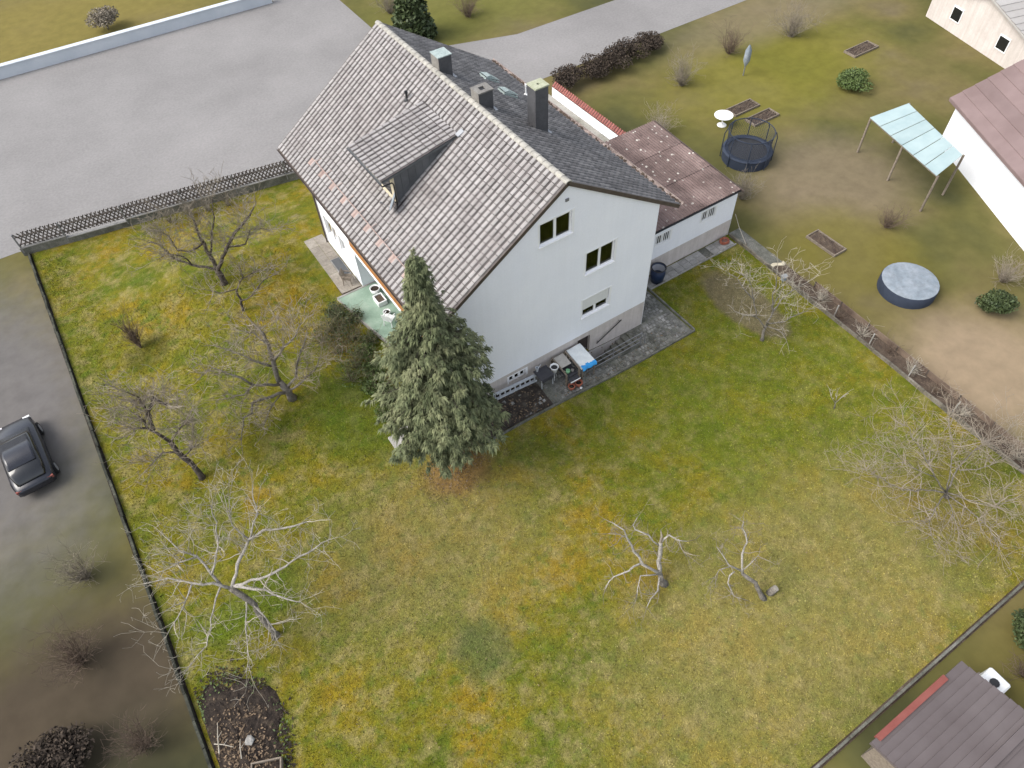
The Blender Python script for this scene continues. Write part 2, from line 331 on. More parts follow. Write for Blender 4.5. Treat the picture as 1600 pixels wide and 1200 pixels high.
M['bed_soil'] = pm('bed_soil', [(.3, (.02, .016, .013)), (.55, (.05, .04, .032)), (.75, (.11, .095, .075))], 3, detail=9, rough=1, bmp=.8, bscale=14, bdist=.05, fine=.5, fscale=25)
M['slab'] = pm('warm_slab', [(.3, (.19, .165, .135)), (.5, (.28, .25, .21)), (.75, (.36, .33, .285))], 1.3, detail=8, rough=.95, fine=.2, fscale=12, island=.2)
# ------------------------------------------------------------------ the setting
g = MB(); zg = -.03
for (a, b, c, d) in ((-400, -20, -400, 400), (5, 400, -400, 400), (-20, 5, -400, -15), (-20, 5, 15, 400)): g.quad((a, c, zg), (b, c, zg), (b, d, zg), (a, d, zg))
tag(g.build('ground', M['outer']), kind='structure')
g = MB()   # the street: wide part behind the fence, then a road going right
g.add([(-80, 25.6, -.02), (-26.2, 25.6, -.02), (-10, 22.9, -.02), (60, 22.9, -.02), (60, 29.0, -.02), (12, 29.6, -.02), (6.3, 31.5, -.02), (3.2, 37, -.02), (3.4, 70, -.02), (-1.5, 70, -.02), (-1.5, 47.0, -.02), (-80, 50, -.02)], [tuple(range(12))])
tag(g.build('road', M['asphalt']), kind='structure')
def fy(x): return 25.1 - (x + 25.86) * .1675
def wx(x, y):
    return x + (max(x, 0) / 8.5) * (.04 * min(max(y - 2.5, -21.6), 0))
def wy(x, y):
    return y if y < 15 else 15 + (y - 15) * (fy(x) - 15) / 7
PIT = (-4.35, -1.05, -1.02, 0.0)
xs = sorted(set([round(-25.5 + .5 * i, 3) for i in range(69)] + [PIT[0], PIT[1]])); ys = sorted(set([round(-19.1 + .5 * i, 3) for i in range(82)] + [PIT[2], PIT[3], 22.0]))
g = MB(); nx = len(xs)
for y in ys:
    for x in xs: g.v.append((wx(x, y), wy(x, y), H(x, y)))
for j in range(len(ys) - 1):
    for i in range(nx - 1):
        cx, cy = (xs[i] + xs[i + 1]) / 2, (ys[j] + ys[j + 1]) / 2
        if PIT[0] < cx < PIT[1] and PIT[2] < cy < PIT[3]: continue
        if -8.7 < cx < 0 and .3 < cy < 14.3: continue
        g.f.append((j * nx + i, j * nx + i + 1, (j + 1) * nx + i + 1, (j + 1) * nx + i)); g.m.append(0)
lawn = tag(g.build('lawn', M['lawn'], smooth=True), kind='structure')

# short tufts standing in the lawn (uncountable)
def in_lawn(x, y):
    if -10.7 < x < 2.1 and -2.05 < y < 2.6: return False
    if -12.6 < x < 9 and y > 2.0 and x > -10.9: return False
    if -12.6 < x and y > -.2 and x < -10: return False
    if x > -.2 and y > 1.6: return False
    if -25.4 < x < -23.2 and y < -5.2: return False
    if x > 7.5 + .04 * (y + 16): return False
    return True
nt_ = 300000
px_ = rng.uniform(-25.3, 8.4, nt_); py_ = rng.uniform(-19.0, 24.0, nt_); V = []; F = []
k = 0
for x, y in zip(px_, py_):
    if not in_lawn(x, y): continue
    if y > 15 and y > fy(x) - .4: continue
    z = H(x, y) - .008; a = random.random() * 6.28; h = random.uniform(.015, .055); s_ = random.uniform(.014, .036); lx, ly = random.uniform(-.03, .03), random.uniform(-.03, .03)
    ca, sa = math.cos(a) * s_, math.sin(a) * s_
    V += [(x - ca, y - sa, z), (x + ca, y + sa, z), (x + lx + sa * .5, y + ly - ca * .5, z + h), (x + lx - sa * .8, y + ly + ca * .8, z + h * .8)]
    F += [(4 * k, 4 * k + 1, 4 * k + 2), (4 * k, 4 * k + 1, 4 * k + 3)]; k += 1
me = bpy.data.meshes.new('grass'); me.from_pydata(V, [], F); me.materials.append(M['lawn'])
tag(link('grass', me), 'short mossy yellow-green grass covering the whole garden', 'grass', kind='stuff')

# paving in front of the gable: bedding sheet, cobbles, edging
g = MB(); n_ = 26
def patch(g, x0, x1, y0, y1, nx, ny, dz, m=0, skip=None):
    b = len(g.v)
    X = [x0 + (x1 - x0) * i / nx for i in range(nx + 1)]; Y = [y0 + (y1 - y0) * i / ny for i in range(ny + 1)]
    if skip: X = sorted(set(X + [q for q in skip[:2] if x0 < q < x1])); Y = sorted(set(Y + [q for q in skip[2:] if y0 < q < y1]))
    for y in Y:
        for x in X: g.v.append((x, y, T(x, y) + dz))
    nX = len(X)
    for j in range(len(Y) - 1):
        for i in range(nX - 1):
            cx, cy = (X[i] + X[i + 1]) / 2, (Y[j] + Y[j + 1]) / 2
            if skip and skip[0] < cx < skip[1] and skip[2] < cy < skip[3]: continue
            g.f.append((b + j * nX + i, b + j * nX + i + 1, b + (j + 1) * nX + i + 1, b + (j + 1) * nX + i)); g.m.append(m)
patch(g, -7.0, 1.85, -1.85, 0.02, 30, 6, .02, skip=PIT)
patch(g, 0.02, 1.85, 0.02, 2.45, 6, 8, .02)
pave = tag(g.build('pavement', M['concrete_dark']), kind='structure')
g = MB()
def cobbles(g, x0, x1, y0, y1, s=.21, skip=None):
    ny = int((y1 - y0) / s); nx = int((x1 - x0) / s)
    for j in range(ny):
        for i in range(nx):
            x = x0 + (i + .5 + .5 * (j % 2)) * s; y = y0 + (j + .5) * s
            if x > x1 - s / 2: continue
            if skip and skip[0] - .1 < x < skip[1] + .1 and skip[2] - .2 < y < skip[3] + .1: continue
            if random.random() < (.06 if x > -6.3 else .25 if x > -7.2 - y * .9 else .85): continue
            h = T(x, y) + .02; a = s * random.uniform(.40, .47); b = s * random.uniform(.40, .47); t = random.uniform(.012, .045); tx, ty = random.uniform(-.012, .012), random.uniform(-.012, .012)
            v = [(x - a, y - b, h - .01), (x + a, y - b, h - .01), (x + a, y + b, h - .01), (x - a, y + b, h - .01),
                 (x - a * .8, y - b * .8, h + t - tx - ty), (x + a * .8, y - b * .8, h + t + tx - ty), (x + a * .8, y + b * .8, h + t + tx + ty), (x - a * .8, y + b * .8, h + t - tx + ty)]
            g.add(v, [(4, 5, 6, 7), (0, 1, 5, 4), (1, 2, 6, 5), (2, 3, 7, 6), (3, 0, 4, 7)])
cobbles(g, -9.9, 1.8, -1.8, -.0, skip=PIT); cobbles(g, .08, 1.8, .02, 2.4)
tag(g.build('cobbles', M['cobble'], pave), kind='stuff')
def kerbline(parent, pts, L, wd, h, mat, dz=-.06, nm='kerb_stone', jit=.008):
    for (a, b) in zip(pts[:-1], pts[1:]):
        a, b = Vector((a[0], a[1], 0)), Vector((b[0], b[1], 0)); d = b - a; n = max(1, round(d.length / L)); st = d / n
        for i in range(n):
            p0 = a + st * i + st * .008 + Vector((random.uniform(-jit, jit), random.uniform(-jit, jit) * .3, 0)); p1 = a + st * (i + 1) - st * .008 + Vector((random.uniform(-jit, jit), 0, 0))
            q0 = Vector((p0.x, p0.y, T(p0.x, p0.y) + dz + h / 2 + random.uniform(-.01, .01))); q1 = Vector((p1.x, p1.y, T(p1.x, p1.y) + dz + h / 2 + random.uniform(-.01, .01)))
            MB().bar(q0, q1, wd, h).build(nm, mat, parent)
kerbline(pave, [(-10.3, -1.93), (1.93, -1.93)], .95, .07, .18, M['concrete_dark'])
kerbline(pave, [(1.95, -1.87), (1.95, 2.4)], .95, .07, .18, M['concrete_dark'])

# stairwell down to the cellar door
st = tag(MB().box(PIT[0] + .003, PIT[1], PIT[2] - .02, PIT[3] + .05, -.85, -.78).build('cellar_stairwell', M['concrete_dark']), kind='structure')
x0, x1, y0, y1 = PIT
MB().box(x0 - .12, x1 + .02, y0 - .12, y0, -.85, T(-3, -1) + .10).build('retaining_wall', M['concrete_dark'], st)
MB().box(x0 - .12, x0, y0 + .003, y1 - .03, -.85, T(x0, -.5) + .07).build('retaining_wall', M['concrete_dark'], st)
for i in range(5):
    MB().box(x1 - .32 * (i + 1) - .003, x1 - .32 * i, y0 + .005, y1 + .01, -.84, -.02 - .16 * i).build('step', M['concrete_dark'], st, bevel=.01)
# soil bed at the spruce side of the gable
g = MB(); patch(g, -10.9, -6.9, -1.85, .02, 16, 8, .03)
for i, v in enumerate(g.v): g.v[i] = (v[0], v[1], v[2] + random.uniform(-.01, .05))
bed = tag(g.build('soil_bed', M['bed_soil'], smooth=True), kind='structure')
def litter(name, parent, region, n, mat, s0=.03, s1=.08, z=.05):
    g = MB()
    for _ in range(n):
        x, y = region(); zz = T(x, y) + z + random.uniform(0, .03); a = random.random() * 6.28; s = random.uniform(s0, s1)
        dx, dy = math.cos(a) * s, math.sin(a) * s
        g.add([(x - dx, y - dy, zz), (x + dy * .5, y - dx * .5, zz + random.uniform(-.01, .03)), (x + dx, y + dy, zz + random.uniform(0, .03)), (x - dy * .5, y + dx * .5, zz)], [(0, 1, 2, 3)])
    return tag(g.build(name, mat, parent), kind='stuff')
litter('fallen_leaves', bed, lambda: (random.uniform(-10.8, -7.1), random.uniform(-1.8, -.05)), 420, M['litter'], .03, .07)
litter('fallen_leaves', pave, lambda: (random.uniform(-6.9, 1.7), random.choice((random.uniform(-1.8, -1.15),) * 3 + (random.uniform(-1.15, -.1),)) if True else 0), 160, M['litter'], .02, .06, .07)

# soil heap in the corner by the left boundary
g = MB(); cx, cy = -24.45, -7.3
R_ = 14; A_ = 40
for i in range(R_ + 1):
    for j in range(A_):
        a = 2 * math.pi * j / A_; rr = i / R_; k_ = 1 + .13 * math.sin(3 * a + 1) + .09 * math.sin(7 * a) + .05 * math.sin(13 * a + 2)
        x = cx + 1.42 * rr * k_ * math.cos(a) + .25 * math.sin(a) * rr; y = cy + 2.3 * rr * k_ * math.sin(a)
        x = max(x, -25.35); g.v.append((x, y, .02 + (1 - rr ** 2) * .14 + random.uniform(0, .07) * (1 - rr * .6) - .04 * (rr > .95)))
for i in range(R_):
    for j in range(A_):
        j2 = (j + 1) % A_; g.f.append((i * A_ + j, (i + 1) * A_ + j, (i + 1) * A_ + j2, i * A_ + j2)); g.m.append(0)
heap = tag(g.build('soil_bed', M['soil']), kind='structure')
def heap_pt():
    while True:
        x, y = random.gauss(cx - .1, .55), random.gauss(cy - .5, .9)
        if ((x - cx) / 1.2) ** 2 + ((y - cy) / 2.1) ** 2 < 1 and x > -25.3: return x, y
litter('fallen_leaves', heap, heap_pt, 700, M['litter'], .025, .07, .17)
def rim_pt():
    a = random.random() * 6.28; k_ = random.gauss(1.0, .13); return max(cx + 1.42 * k_ * math.cos(a), -25.3), cy + 2.3 * k_ * math.sin(a)
litter('soil_clods', heap, rim_pt, 1500, M['soil'], .03, .09, .03)
litter('weed_leaves', heap, rim_pt, 350, M['leaf'], .03, .07, .05)
def lawn_pt():
    while True:
        x, y = random.uniform(-25, 7.3), random.uniform(-18.8, 21)
        if in_lawn(x, y): return x, y
litter('dry_bits', lawn, lawn_pt, 2600, M['litter'], .012, .04, .03)
# terrace with green carpet, paved strip along the left wall
g = MB(); tp_ = [(-8.75, .25), (-8.75, 10.1), (-12.35, 10.1), (-11.95, 7.8), (-11.5, 5.5), (-11.4, .25)]; g.add([(x, y, .775) for x, y in tp_] + [(x, y, .2) for x, y in tp_], [(0, 1, 2, 3, 4, 5)] + [(i, (i + 1) % 6, 6 + (i + 1) % 6, 6 + i) for i in range(6)])
terrace = tag(g.build('terrace', M['green_carpet']), kind='structure')
g = MB(); g.box(-12.38, -8.7, 10.11, 10.22, .3, .79); [g.bar((a[0] - .04, a[1], .6), (b[0] - .04, b[1], .6), .08, .38) for a, b in zip(tp_[2:5], tp_[3:6])]; g.build('edging', M['concrete'], terrace)
strip = MB(); strip.box(-12.05, -10.9, 10.25, 15.6, .3, .785); strip = tag(strip.build('path', M['soil_red']), kind='structure')
for i in range(6):
    for j in range(2):
        y0_, y1_ = 10.3 + i * .86, 10.3 + (i + 1) * .86 - .015
        MB().box(-12.02 + j * .57, -12.02 + j * .57 + .555, y0_, y1_, .70, .80 + random.uniform(0, .012)).build('paving_slab', M['slab'], strip)
# concrete slabs along the garage front
g = MB(); g.box(1.98, 8.3, 1.72, 2.5, -.1, .02); gp = tag(g.build('path', M['concrete_dark']), kind='structure')
for i in range(12):
    if i in (8,): continue
    for j in range(2):
        x = 2.02 + i * .52; MB().box(x, x + .5, 1.75 + j * .37, 1.75 + j * .37 + .355, -.02, .045 + random.uniform(-.01, .012)).build('paving_slab', M['concrete'], gp)
kerbline(gp, [(1.98, 1.66), (8.3, 1.66)], 1.0, .06, .16, M['concrete'])
g = MB(); g.quad((0.01, 9.8, .035), (8.9, 9.8, .035), (8.9, 22.6, .035), (0.01, 22.6, .035)); g.quad((-6.5, 16.0, .036), (0.01, 16.0, .036), (0.01, 22.6, .036), (-6.5, 22.0, .036))
tag(g.build('driveway', M['drive']), kind='structure')
# right-hand boundary: concrete kerb, gravel strip and dark soil strip behind it
def rx(y): return 8.55 + .04 * min(y - 2.5, 0)
kb = tag(MB().bar((rx(2.4) + .02, 2.4, -.04), (rx(-19) + .02, -19, -.04), .2, .06).build('kerb', M['concrete_dark']), kind='structure')
kerbline(kb, [(rx(2.4), 2.4), (rx(-8), -8), (rx(-19), -19)], 1.0, .11, .22, M['concrete_worn'], dz=-.05, jit=.025)
g = MB()
for a, b, m_ in ((2.6, -.9, 0), (-.9, -19.2, 1)):
    g.quad((rx(a) + .07, a, -.008), (rx(b) + .07, b, -.008), (rx(b) + .95, b, -.008), (rx(a) + .95, a, -.008), m_)
tag(g.build('boundary_strip', [M['concrete_dark'], M['soil_red']]), kind='structure')
# near boundary: weathered edging stones
nb = tag(MB().bar((-25.5, -19.2, -.05), (8, -19.2, -.05), .24, .05).build('kerb', M['soil_red']), kind='structure')
kerbline(nb, [(-25.4, -19.2), (7.6, -19.2)], .9, .09, .2, M['concrete_dark'], dz=-.06)
lb = tag(MB().bar((-25.6, 25, -.05), (-25.6, -19, -.05), .24, .05).build('kerb', M['soil']), kind='structure')
kerbline(lb, [(-25.6, 24.9), (-25.6, -19.0)], 1.1, .1, .26, M['kerb_black'], dz=-.06, jit=.035)
M['interior'] = pm('interior_wall', two((.42, .33, .22), (.52, .42, .29)), 2, rough=.8)
# ------------------------------------------------------------------ the house
RX, RZ = -5.07, 11.05; LX, LZ = -11.64, 6.61; QX, QZ = 1.17, 7.12; Y0, Y1 = -.06, 15.75
def zl(x): return RZ + (x - RX) * (RZ - LZ) / (RX - LX)
def zr(x): return RZ - (x - RX) * (RZ - QZ) / (QX - RX)
XL, XR, YB = -10.85, 0.0, 14.7
house = thing('house', (-5.4, 0, 0), 'white two-storey gabled house with grey tiled roof and three chimneys', 'house')
def wall_poly(outline, holes, fmap, depth, mb, m=0):
    bm = bmesh.new(); es = []
    for loop in [outline] + [[(a, c), (b, c), (b, d), (a, d)] for a, b, c, d in holes]:
        vs_ = [bm.verts.new((u, v, 0)) for u, v in loop]
        es += [bm.edges.new((vs_[i], vs_[(i + 1) % len(vs_)])) for i in range(len(vs_))]
    bmesh.ops.triangle_fill(bm, edges=es, use_beauty=True, use_dissolve=False, normal=(0, 0, 1))
    bm.verts.index_update(); idx = {v: i for i, v in enumerate(bm.verts)}
    mb.add([fmap(v.co.x, v.co.y, 0) for v in bm.verts], [tuple(idx[v] for v in f.verts) for f in bm.faces], m); bm.free()
    for a, b, c, d in holes:
        q = [(a, c), (b, c), (b, d), (a, d)]
        for i in range(4):
            (u0, v0), (u1, v1) = q[i], q[(i + 1) % 4]
            mb.quad(fmap(u0, v0, 0), fmap(u1, v1, 0), fmap(u1, v1, depth), fmap(u0, v0, depth), m)
W1 = (-6.37, -4.80, 8.47, 9.58); W2 = (-3.95, -2.38, 5.66, 6.87); W3 = (-3.99, -2.44, 2.93, 4.05)
mb = MB(); front = lambda u, v, d: (u, d, v)
gout = [(XL, 1.715), (XR, 1.715), (XR, zr(XR) - .14), (RX, RZ - .14), (XL, zl(XL) - .14)]
wall_poly(gout, [W1, W2, W3], front, .16, mb)
mb.quad((XR, 0, -.9), (XR, YB, -.9), (XR, YB, zr(XR) - .14), (XR, 0, zr(XR) - .14))
wall_poly([(XL, -.5), (XR, -.5), (XR, zr(XR) - .14), (RX, RZ - .14), (XL, zl(XL) - .14)], [], lambda u, v, d: (u, YB - d, v), 0, mb)
LW = [(12.55, 14.1, 1.75, 3.05), (11.55, 12.2, 1.95, 2.95)]
wall_poly([(10.2, 0), (YB, 0), (YB, zl(XL) - .14), (10.2, zl(XL) - .14)], LW, lambda u, v, d: (XL + d, u, v), .16, mb)
mb.quad((XL, 10.2, 0), (XL, 10.2, zl(XL) - .14), (-8.7, 10.2, zl(-8.7) - .16), (-8.7, 10.2, 0))            # loggia flank
mb.quad((-8.7, .02, .5), (-8.7, 10.2, .5), (-8.7, 10.2, zl(-8.7) - .16), (-8.7, .02, zl(-8.7) - .16))       # loggia back
mb.quad((XL, .26, 1.7), (-8.7, .26, 1.7), (-8.7, .26, zl(-8.7) - .16), (XL, .26, zl(XL) - .16))             # inside of gable at the balcony
mb.quad((XL, 0, 1.715), (XL, .26, 1.715), (XL, .26, zl(XL) - .14), (XL, 0, zl(XL) - .14))
mb.box(XL - .03, -8.72, .03, 10.19, 3.2, 3.68)                                                            # balcony slab
wall = mb.build('wall', M['render'], house)
mb = MB(); DR = (-4.13, -3.36, -.76, 1.38); BW = (-8.15, -7.2, 1.0, 1.42)
wall_poly([(XL + .01, -.9), (XR - .012, -.9), (XR - .012, 1.715), (XL + .01, 1.715)], [DR, BW], lambda u, v, d: (u, .022 + d, v), .22, mb)
mb.quad((XR - .012, .022, -.9), (XR - .012, .3, -.9), (XR - .012, .3, 1.715), (XR - .012, .022, 1.715))
mb.quad((XL, .0, 1.715), (XR, 0, 1.715), (XR, .022, 1.715), (XL, .022, 1.715))
mb.quad((XL + .01, .022, 0), (XL + .01, .26, 0), (XL + .01, .26, 1.715), (XL + .01, .022, 1.715))
mb.build('plinth', M['plinth'], house)
for z in (1.9, 4.7, 7.42): MB().box(-8.6, XR - .05, .25, YB - .1, z - .1, z).build('floor', M['floor_in'], house)
MB().box(-8.6, -1.6, 1.7, 1.8, -.5, 8.2).build('inner_wall', M['interior'], house)
MB().box(-6.9, -3.3, 1.7, 1.8, 8.21, 9.4).build('inner_wall', M['interior'], house)

def window(parent, r, fmap, panes=2, shutter=0.0, sillw=.08, frame=.075, dq=-.03):
    a, b, c, d = r
    def bx(mb, u0, u1, v0, v1, d0, d1):
        P = [fmap(u, v, q) for q in (d0, d1) for v in (v0, v1) for u in (u0, u1)]
        mb.add(P, [(0, 1, 3, 2), (4, 6, 7, 5), (0, 4, 5, 1), (1, 5, 7, 3), (3, 7, 6, 2), (2, 6, 4, 0)])
    mb = MB(); e = .002
    bx(mb, a + e, b - e, c + e, c + frame, .08 + dq, .155 + dq); bx(mb, a + e, b - e, d - frame, d - e, .08 + dq, .155 + dq)
    bx(mb, a + e, a + frame, c + frame, d - frame, .081 + dq, .154 + dq); bx(mb, b - frame, b - e, c + frame, d - frame, .081 + dq, .154 + dq)
    for i in range(1, panes):
        u = a + (b - a) * i / panes; bx(mb, u - .06, u + .06, c + frame, d - frame, .079 + dq, .153 + dq)
    wn = mb.build('window', M['pvc'], parent)
    for i in range(panes):
        u0 = a + (b - a) * i / panes + (frame if i == 0 else .06); u1 = a + (b - a) * (i + 1) / panes - (frame if i == panes - 1 else .06)
        m2 = MB(); bx(m2, u0, u1, c + frame, d - frame, .11 + dq, .12 + dq); m2.build('pane', M['glass'], wn)
    if sillw:
        m2 = MB(); bx(m2, a - .05, b + .05, c - .045, c - .002, -sillw, .09 + dq); m2.build('sill', M['pvc'], wn)
    if shutter:
        m2 = MB(); n = 9; h = (d - c) * shutter / n
        for i in range(n): bx(m2, a + .03, b - .03, d - (i + 1) * h + .006, d - i * h, .045 + dq * .8, .07 + dq * .8)
        m2.build('roller_shutter', M['shutter'], wn)
    # raised plaster surround
    m2 = MB(); t = .07
    bx(m2, a - t, a, c - .046, d + t, -.012, .01); bx(m2, b, b + t + .06, c - .046, d + t, -.012, .01); bx(m2, a, b, d, d + t, -.0125, .0095); m2.build('surround', M['pvc'], wn)
    return wn
window(house, W1, front); window(house, W2, front); window(house, W3, front, shutter=.58)
window(house, BW, lambda u, v, d: (u, .022 + d, v), panes=3, sillw=0)
window(house, LW[0], lambda u, v, d: (XL + d, u, v), panes=2); window(house, LW[1], lambda u, v, d: (XL + d, u, v), panes=1)
dn = MB().box(DR[0] + .003, DR[1] - .003, .20, .235, DR[2], DR[3] - .003).build('cellar_door', M['door'], house)
MB().box(-3.55, -3.45, .16, .19, .30, .33).build('handle', M['steel'], dn)
fd = MB(); fd.box(-8.75, -8.69, 4.0, 8.0, .8, 3.0); fd = fd.build('terrace_door', M['pvc'], house)
for i in range(4): MB().box(-8.77, -8.752, 4.08 + i * .98, 4.96 + i * .98, .95, 2.92).build('pane', M['car_glass'], fd)
MB().box(-5.15, -5.0, -.05, .0, 10.15, 10.27).build('gable_vent', M['steel'], house)
# balcony boards
bal = MB().box(-10.98, -10.93, .03, 10.15, 4.66, 4.76).build('balcony_railing', M['wood_orange'], house)
for i in range(4): MB().box(-10.97, -10.935, .04, 10.14, 3.72 + i * .235, 3.72 + i * .235 + .20).build('board', M['wood_orange'], bal)
for i in range(8): MB().box(-10.928, -10.87, .2 + i * 1.38, .27 + i * 1.38, 3.6, 4.655).build('post', M['wood_orange'], bal)
# wall handrail at the cellar steps
hr = MB(); hr.tube([(-3.0, -.08, .55), (-1.5, -.08, 1.35)], .03, 8); hr.tube([(-2.9, -.08, .6), (-2.9, .03, .6)], .015, 5); hr.tube([(-1.6, -.08, 1.3), (-1.6, .03, 1.3)], .015, 5)
hr.build('handrail', M['black'], house)

# roof deck, tiles
t_ = .1
mb = MB()
for (ax, az, bx_, bz) in ((LX, LZ, RX, RZ), (QX, QZ, RX, RZ)):
    d = Vector((bx_ - ax, 0, bz - az)).normalized(); n = Vector((-d.z, 0, d.x)) if d.x > 0 else Vector((d.z, 0, -d.x))
    p0 = Vector((ax, 0, az)) - n * .035; p1 = Vector((bx_, 0, bz)) - n * .035; q0 = p0 - n * t_; q1 = p1 - n * t_
    vs_ = [(p.x, y, p.z) for y in (Y0 + .02, Y1 - .02) for p in (p0, p1, q1, q0)]
    mb.add(vs_, [(0, 1, 2, 3), (7, 6, 5, 4), (0, 4, 5, 1), (2, 6, 7, 3), (0, 3, 7, 4)])
roof = mb.build('roof', M['brown_gutter'], house)
def tile_mesh(name, cw, ch, mats):
    k = cw / .304; prof = [(0, .0), (.015, .016), (.045, .036), (.10, .044), (.16, .038), (.197, .016), (.212, -.006), (.285, -.008), (.304, .0)]
    L = ch + .05; v = []; f = []; mi = []; E0 = ch - .028
    for u, h in prof: v.append((u * k - cw / 2, -.0, h + .028)); 
    for u, h in prof: v.append((u * k - cw / 2, E0, h + .028 * (1 - E0 / L)))
    for u, h in prof: v.append((u * k - cw / 2, .004, h - .012))
    for u, h in prof: v.append((u * k - cw / 2, L, h))
    n = len(prof)
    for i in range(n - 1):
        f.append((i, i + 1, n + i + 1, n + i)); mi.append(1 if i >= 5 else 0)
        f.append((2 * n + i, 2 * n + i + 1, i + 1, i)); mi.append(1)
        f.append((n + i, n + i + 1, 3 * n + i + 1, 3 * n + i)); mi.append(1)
    me = bpy.data.meshes.new(name); me.from_pydata(v, [], f)
    for m_ in mats: me.materials.append(m_)
    me.polygons.foreach_set('material_index', mi); me.update(); return me, v, f, mi
def slope_frames(ex, ez, tx, tz, y0, y1, cw, ch, sign):
    """frames for every tile of a slope; (ex,ez) eave edge, (tx,tz) top edge"""
    d = Vector((tx - ex, 0, tz - ez)); L = d.length; Yv = d.normalized()
    Xv = Vector((0, -1, 0)) if sign < 0 else Vector((0, 1, 0)); Zv = Xv.cross(Yv)
    nc = round((y1 - y0) / cw); nr = round(L / ch); cw = (y1 - y0) / nc; ch = L / nr; out = []
    for r in range(nr):
        for c in range(nc):
            p = Vector((ex, y0 + (c + .5) * cw, ez)) + Yv * (r * ch)
            out.append((r, c, p, Matrix((Xv, Yv, Zv)).transposed()))
    return out, cw, ch
hb = BASE[house.name]
campos = Vector((-18.8, -18.05, 27.7))
def lay(frames, cw, ch, mats, n_single, parent, name, skip=None, wob=.006, special=None):
    me, v, f, mi = tile_mesh(name, cw, ch, mats); me2 = None
    fr = [q for q in frames if not (skip and skip(q[2]))]
    fr.sort(key=lambda q: (q[2] - campos).length)
    if special:
        me2 = me.copy(); me2.materials.clear()
        for m_ in (M['tile_terracotta'], mats[1]): me2.materials.append(m_)
    rest = MB()
    for i, (r, c, p, R) in enumerate(fr):
        w_ = Matrix.Rotation(.032 + random.uniform(-wob, wob) * 2, 3, 'Z') @ Matrix.Rotation(random.uniform(-wob, wob), 3, 'X')
        RR = R @ w_; p = p + R @ Vector((0, 0, random.uniform(0, .006)))
        sp = special and special(r, c)
        if i < n_single or sp:
            o = link(name, me2 if sp else me, parent); mm = RR.to_4x4(); mm.translation = p - hb; o.matrix_local = mm
            if sp: o['label'] = 'orange replacement tile carrying a snow guard bracket'
        else:
            b = len(rest.v); rest.v.extend([tuple(RR @ Vector(q) + p) for q in v]); rest.f.extend([tuple(b + k for k in ff) for ff in f]); rest.m.extend(mi)
    if rest.v: tag(rest.build(name + 's', mats, parent), kind='stuff')
DY0, DY1 = 6.12, 9.32; DEX, DEZ = -10.1, 9.52; DTX, DTZ = -6.25, zl(-6.25) + .05
fr, cw, ch = slope_frames(LX, LZ, RX - .03, RZ - .02, Y0, Y1, .304, .345, -1)
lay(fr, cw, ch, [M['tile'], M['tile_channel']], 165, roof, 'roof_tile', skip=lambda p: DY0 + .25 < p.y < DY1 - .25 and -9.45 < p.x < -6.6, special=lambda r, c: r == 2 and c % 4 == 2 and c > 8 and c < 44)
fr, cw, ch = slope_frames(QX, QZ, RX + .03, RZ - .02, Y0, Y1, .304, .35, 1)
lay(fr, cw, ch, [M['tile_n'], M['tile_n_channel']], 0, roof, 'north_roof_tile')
# ridge tiles
n = 40; st_ = (Y1 - Y0 + .06) / n
for i in range(n):
    y = Y0 - .03 + i * st_; g = MB(); k = 8; r0, r1 = .15, .135
    for yy, rr, dz in ((y - .02, r0, .012), (y + st_ + .01, r1, 0)):
        for j in range(k + 1):
            a = math.pi * (j / k); g.v.append((RX + rr * math.cos(a), yy, RZ - .03 + dz + rr * .72 * math.sin(a)))
    for j in range(k): g.f.append((j, j + 1, k + 2 + j, k + 1 + j)); g.m.append(0)
    for yy, rr, dz in ((y - .02, r0 - .03, .0),):
        b = len(g.v)
        for j in range(k + 1):
            a = math.pi * (j / k); g.v.append((RX + rr * math.cos(a), yy, RZ - .04 + dz + rr * .72 * math.sin(a)))
        for j in range(k): g.f.append((b + j, b + j + 1, j + 1, j)); g.m.append(0)
    g.build('ridge_tile', M['ridge'], roof, smooth=False)
# verge boards, gutters, downpipes
for yy in (Y0 - .012, Y1 + .01):
    MB().bar((LX, yy, LZ - .06), (RX, yy, RZ - .06), .03, .17).build('verge_board', M['brown_gutter'], roof)
    MB().bar((QX, yy, QZ - .06), (RX, yy, RZ - .06), .03, .17).build('verge_board', M['brown_gutter'], roof)
def gutter(a, b, r, mat, parent, nm='gutter', side=-1):
    a, b = Vector(a), Vector(b); d = (b - a).normalized(); sx = d.cross(Vector((0, 0, 1))); g = MB(); k = 7
    for P in (a, b):
        for rr in (r, r * .82):
            for j in range(k + 1):
                t = math.pi + math.pi * j / k; q = P + sx * rr * math.cos(t) + Vector((0, 0, rr * math.sin(t))); g.v.append(tuple(q))
    m_ = k + 1
    for j in range(k):
        g.f += [(j, j + 1, 2 * m_ + j + 1, 2 * m_ + j), (m_ + j, 3 * m_ + j, 3 * m_ + j + 1, m_ + j + 1), (j, m_ + j, m_ + j + 1, j + 1), (2 * m_ + j, 2 * m_ + j + 1, 3 * m_ + j + 1, 3 * m_ + j)]; g.m += [0] * 4
    for j in (0, k): g.f.append((j, 2 * m_ + j, 3 * m_ + j, m_ + j)); g.m.append(0)
    return g.build(nm, mat, parent)
gutter((LX - .07, Y0, LZ - .02), (LX - .07, Y1, LZ - .02), .075, M['brown_gutter'], house)
gutter((QX + .12, Y0, QZ + .05), (QX + .12, Y1, QZ + .05), .13, M['pink_gutter'], house)
MB().tube([(LX - .05, 14.9, LZ - .1), (LX + .1, 14.85, LZ - .4), (XL - .07, 14.62, LZ - .7), (XL - .07, 14.62, .8)], .05, 8).build('downpipe', M['brown_gutter'], house)
litter_g = MB()
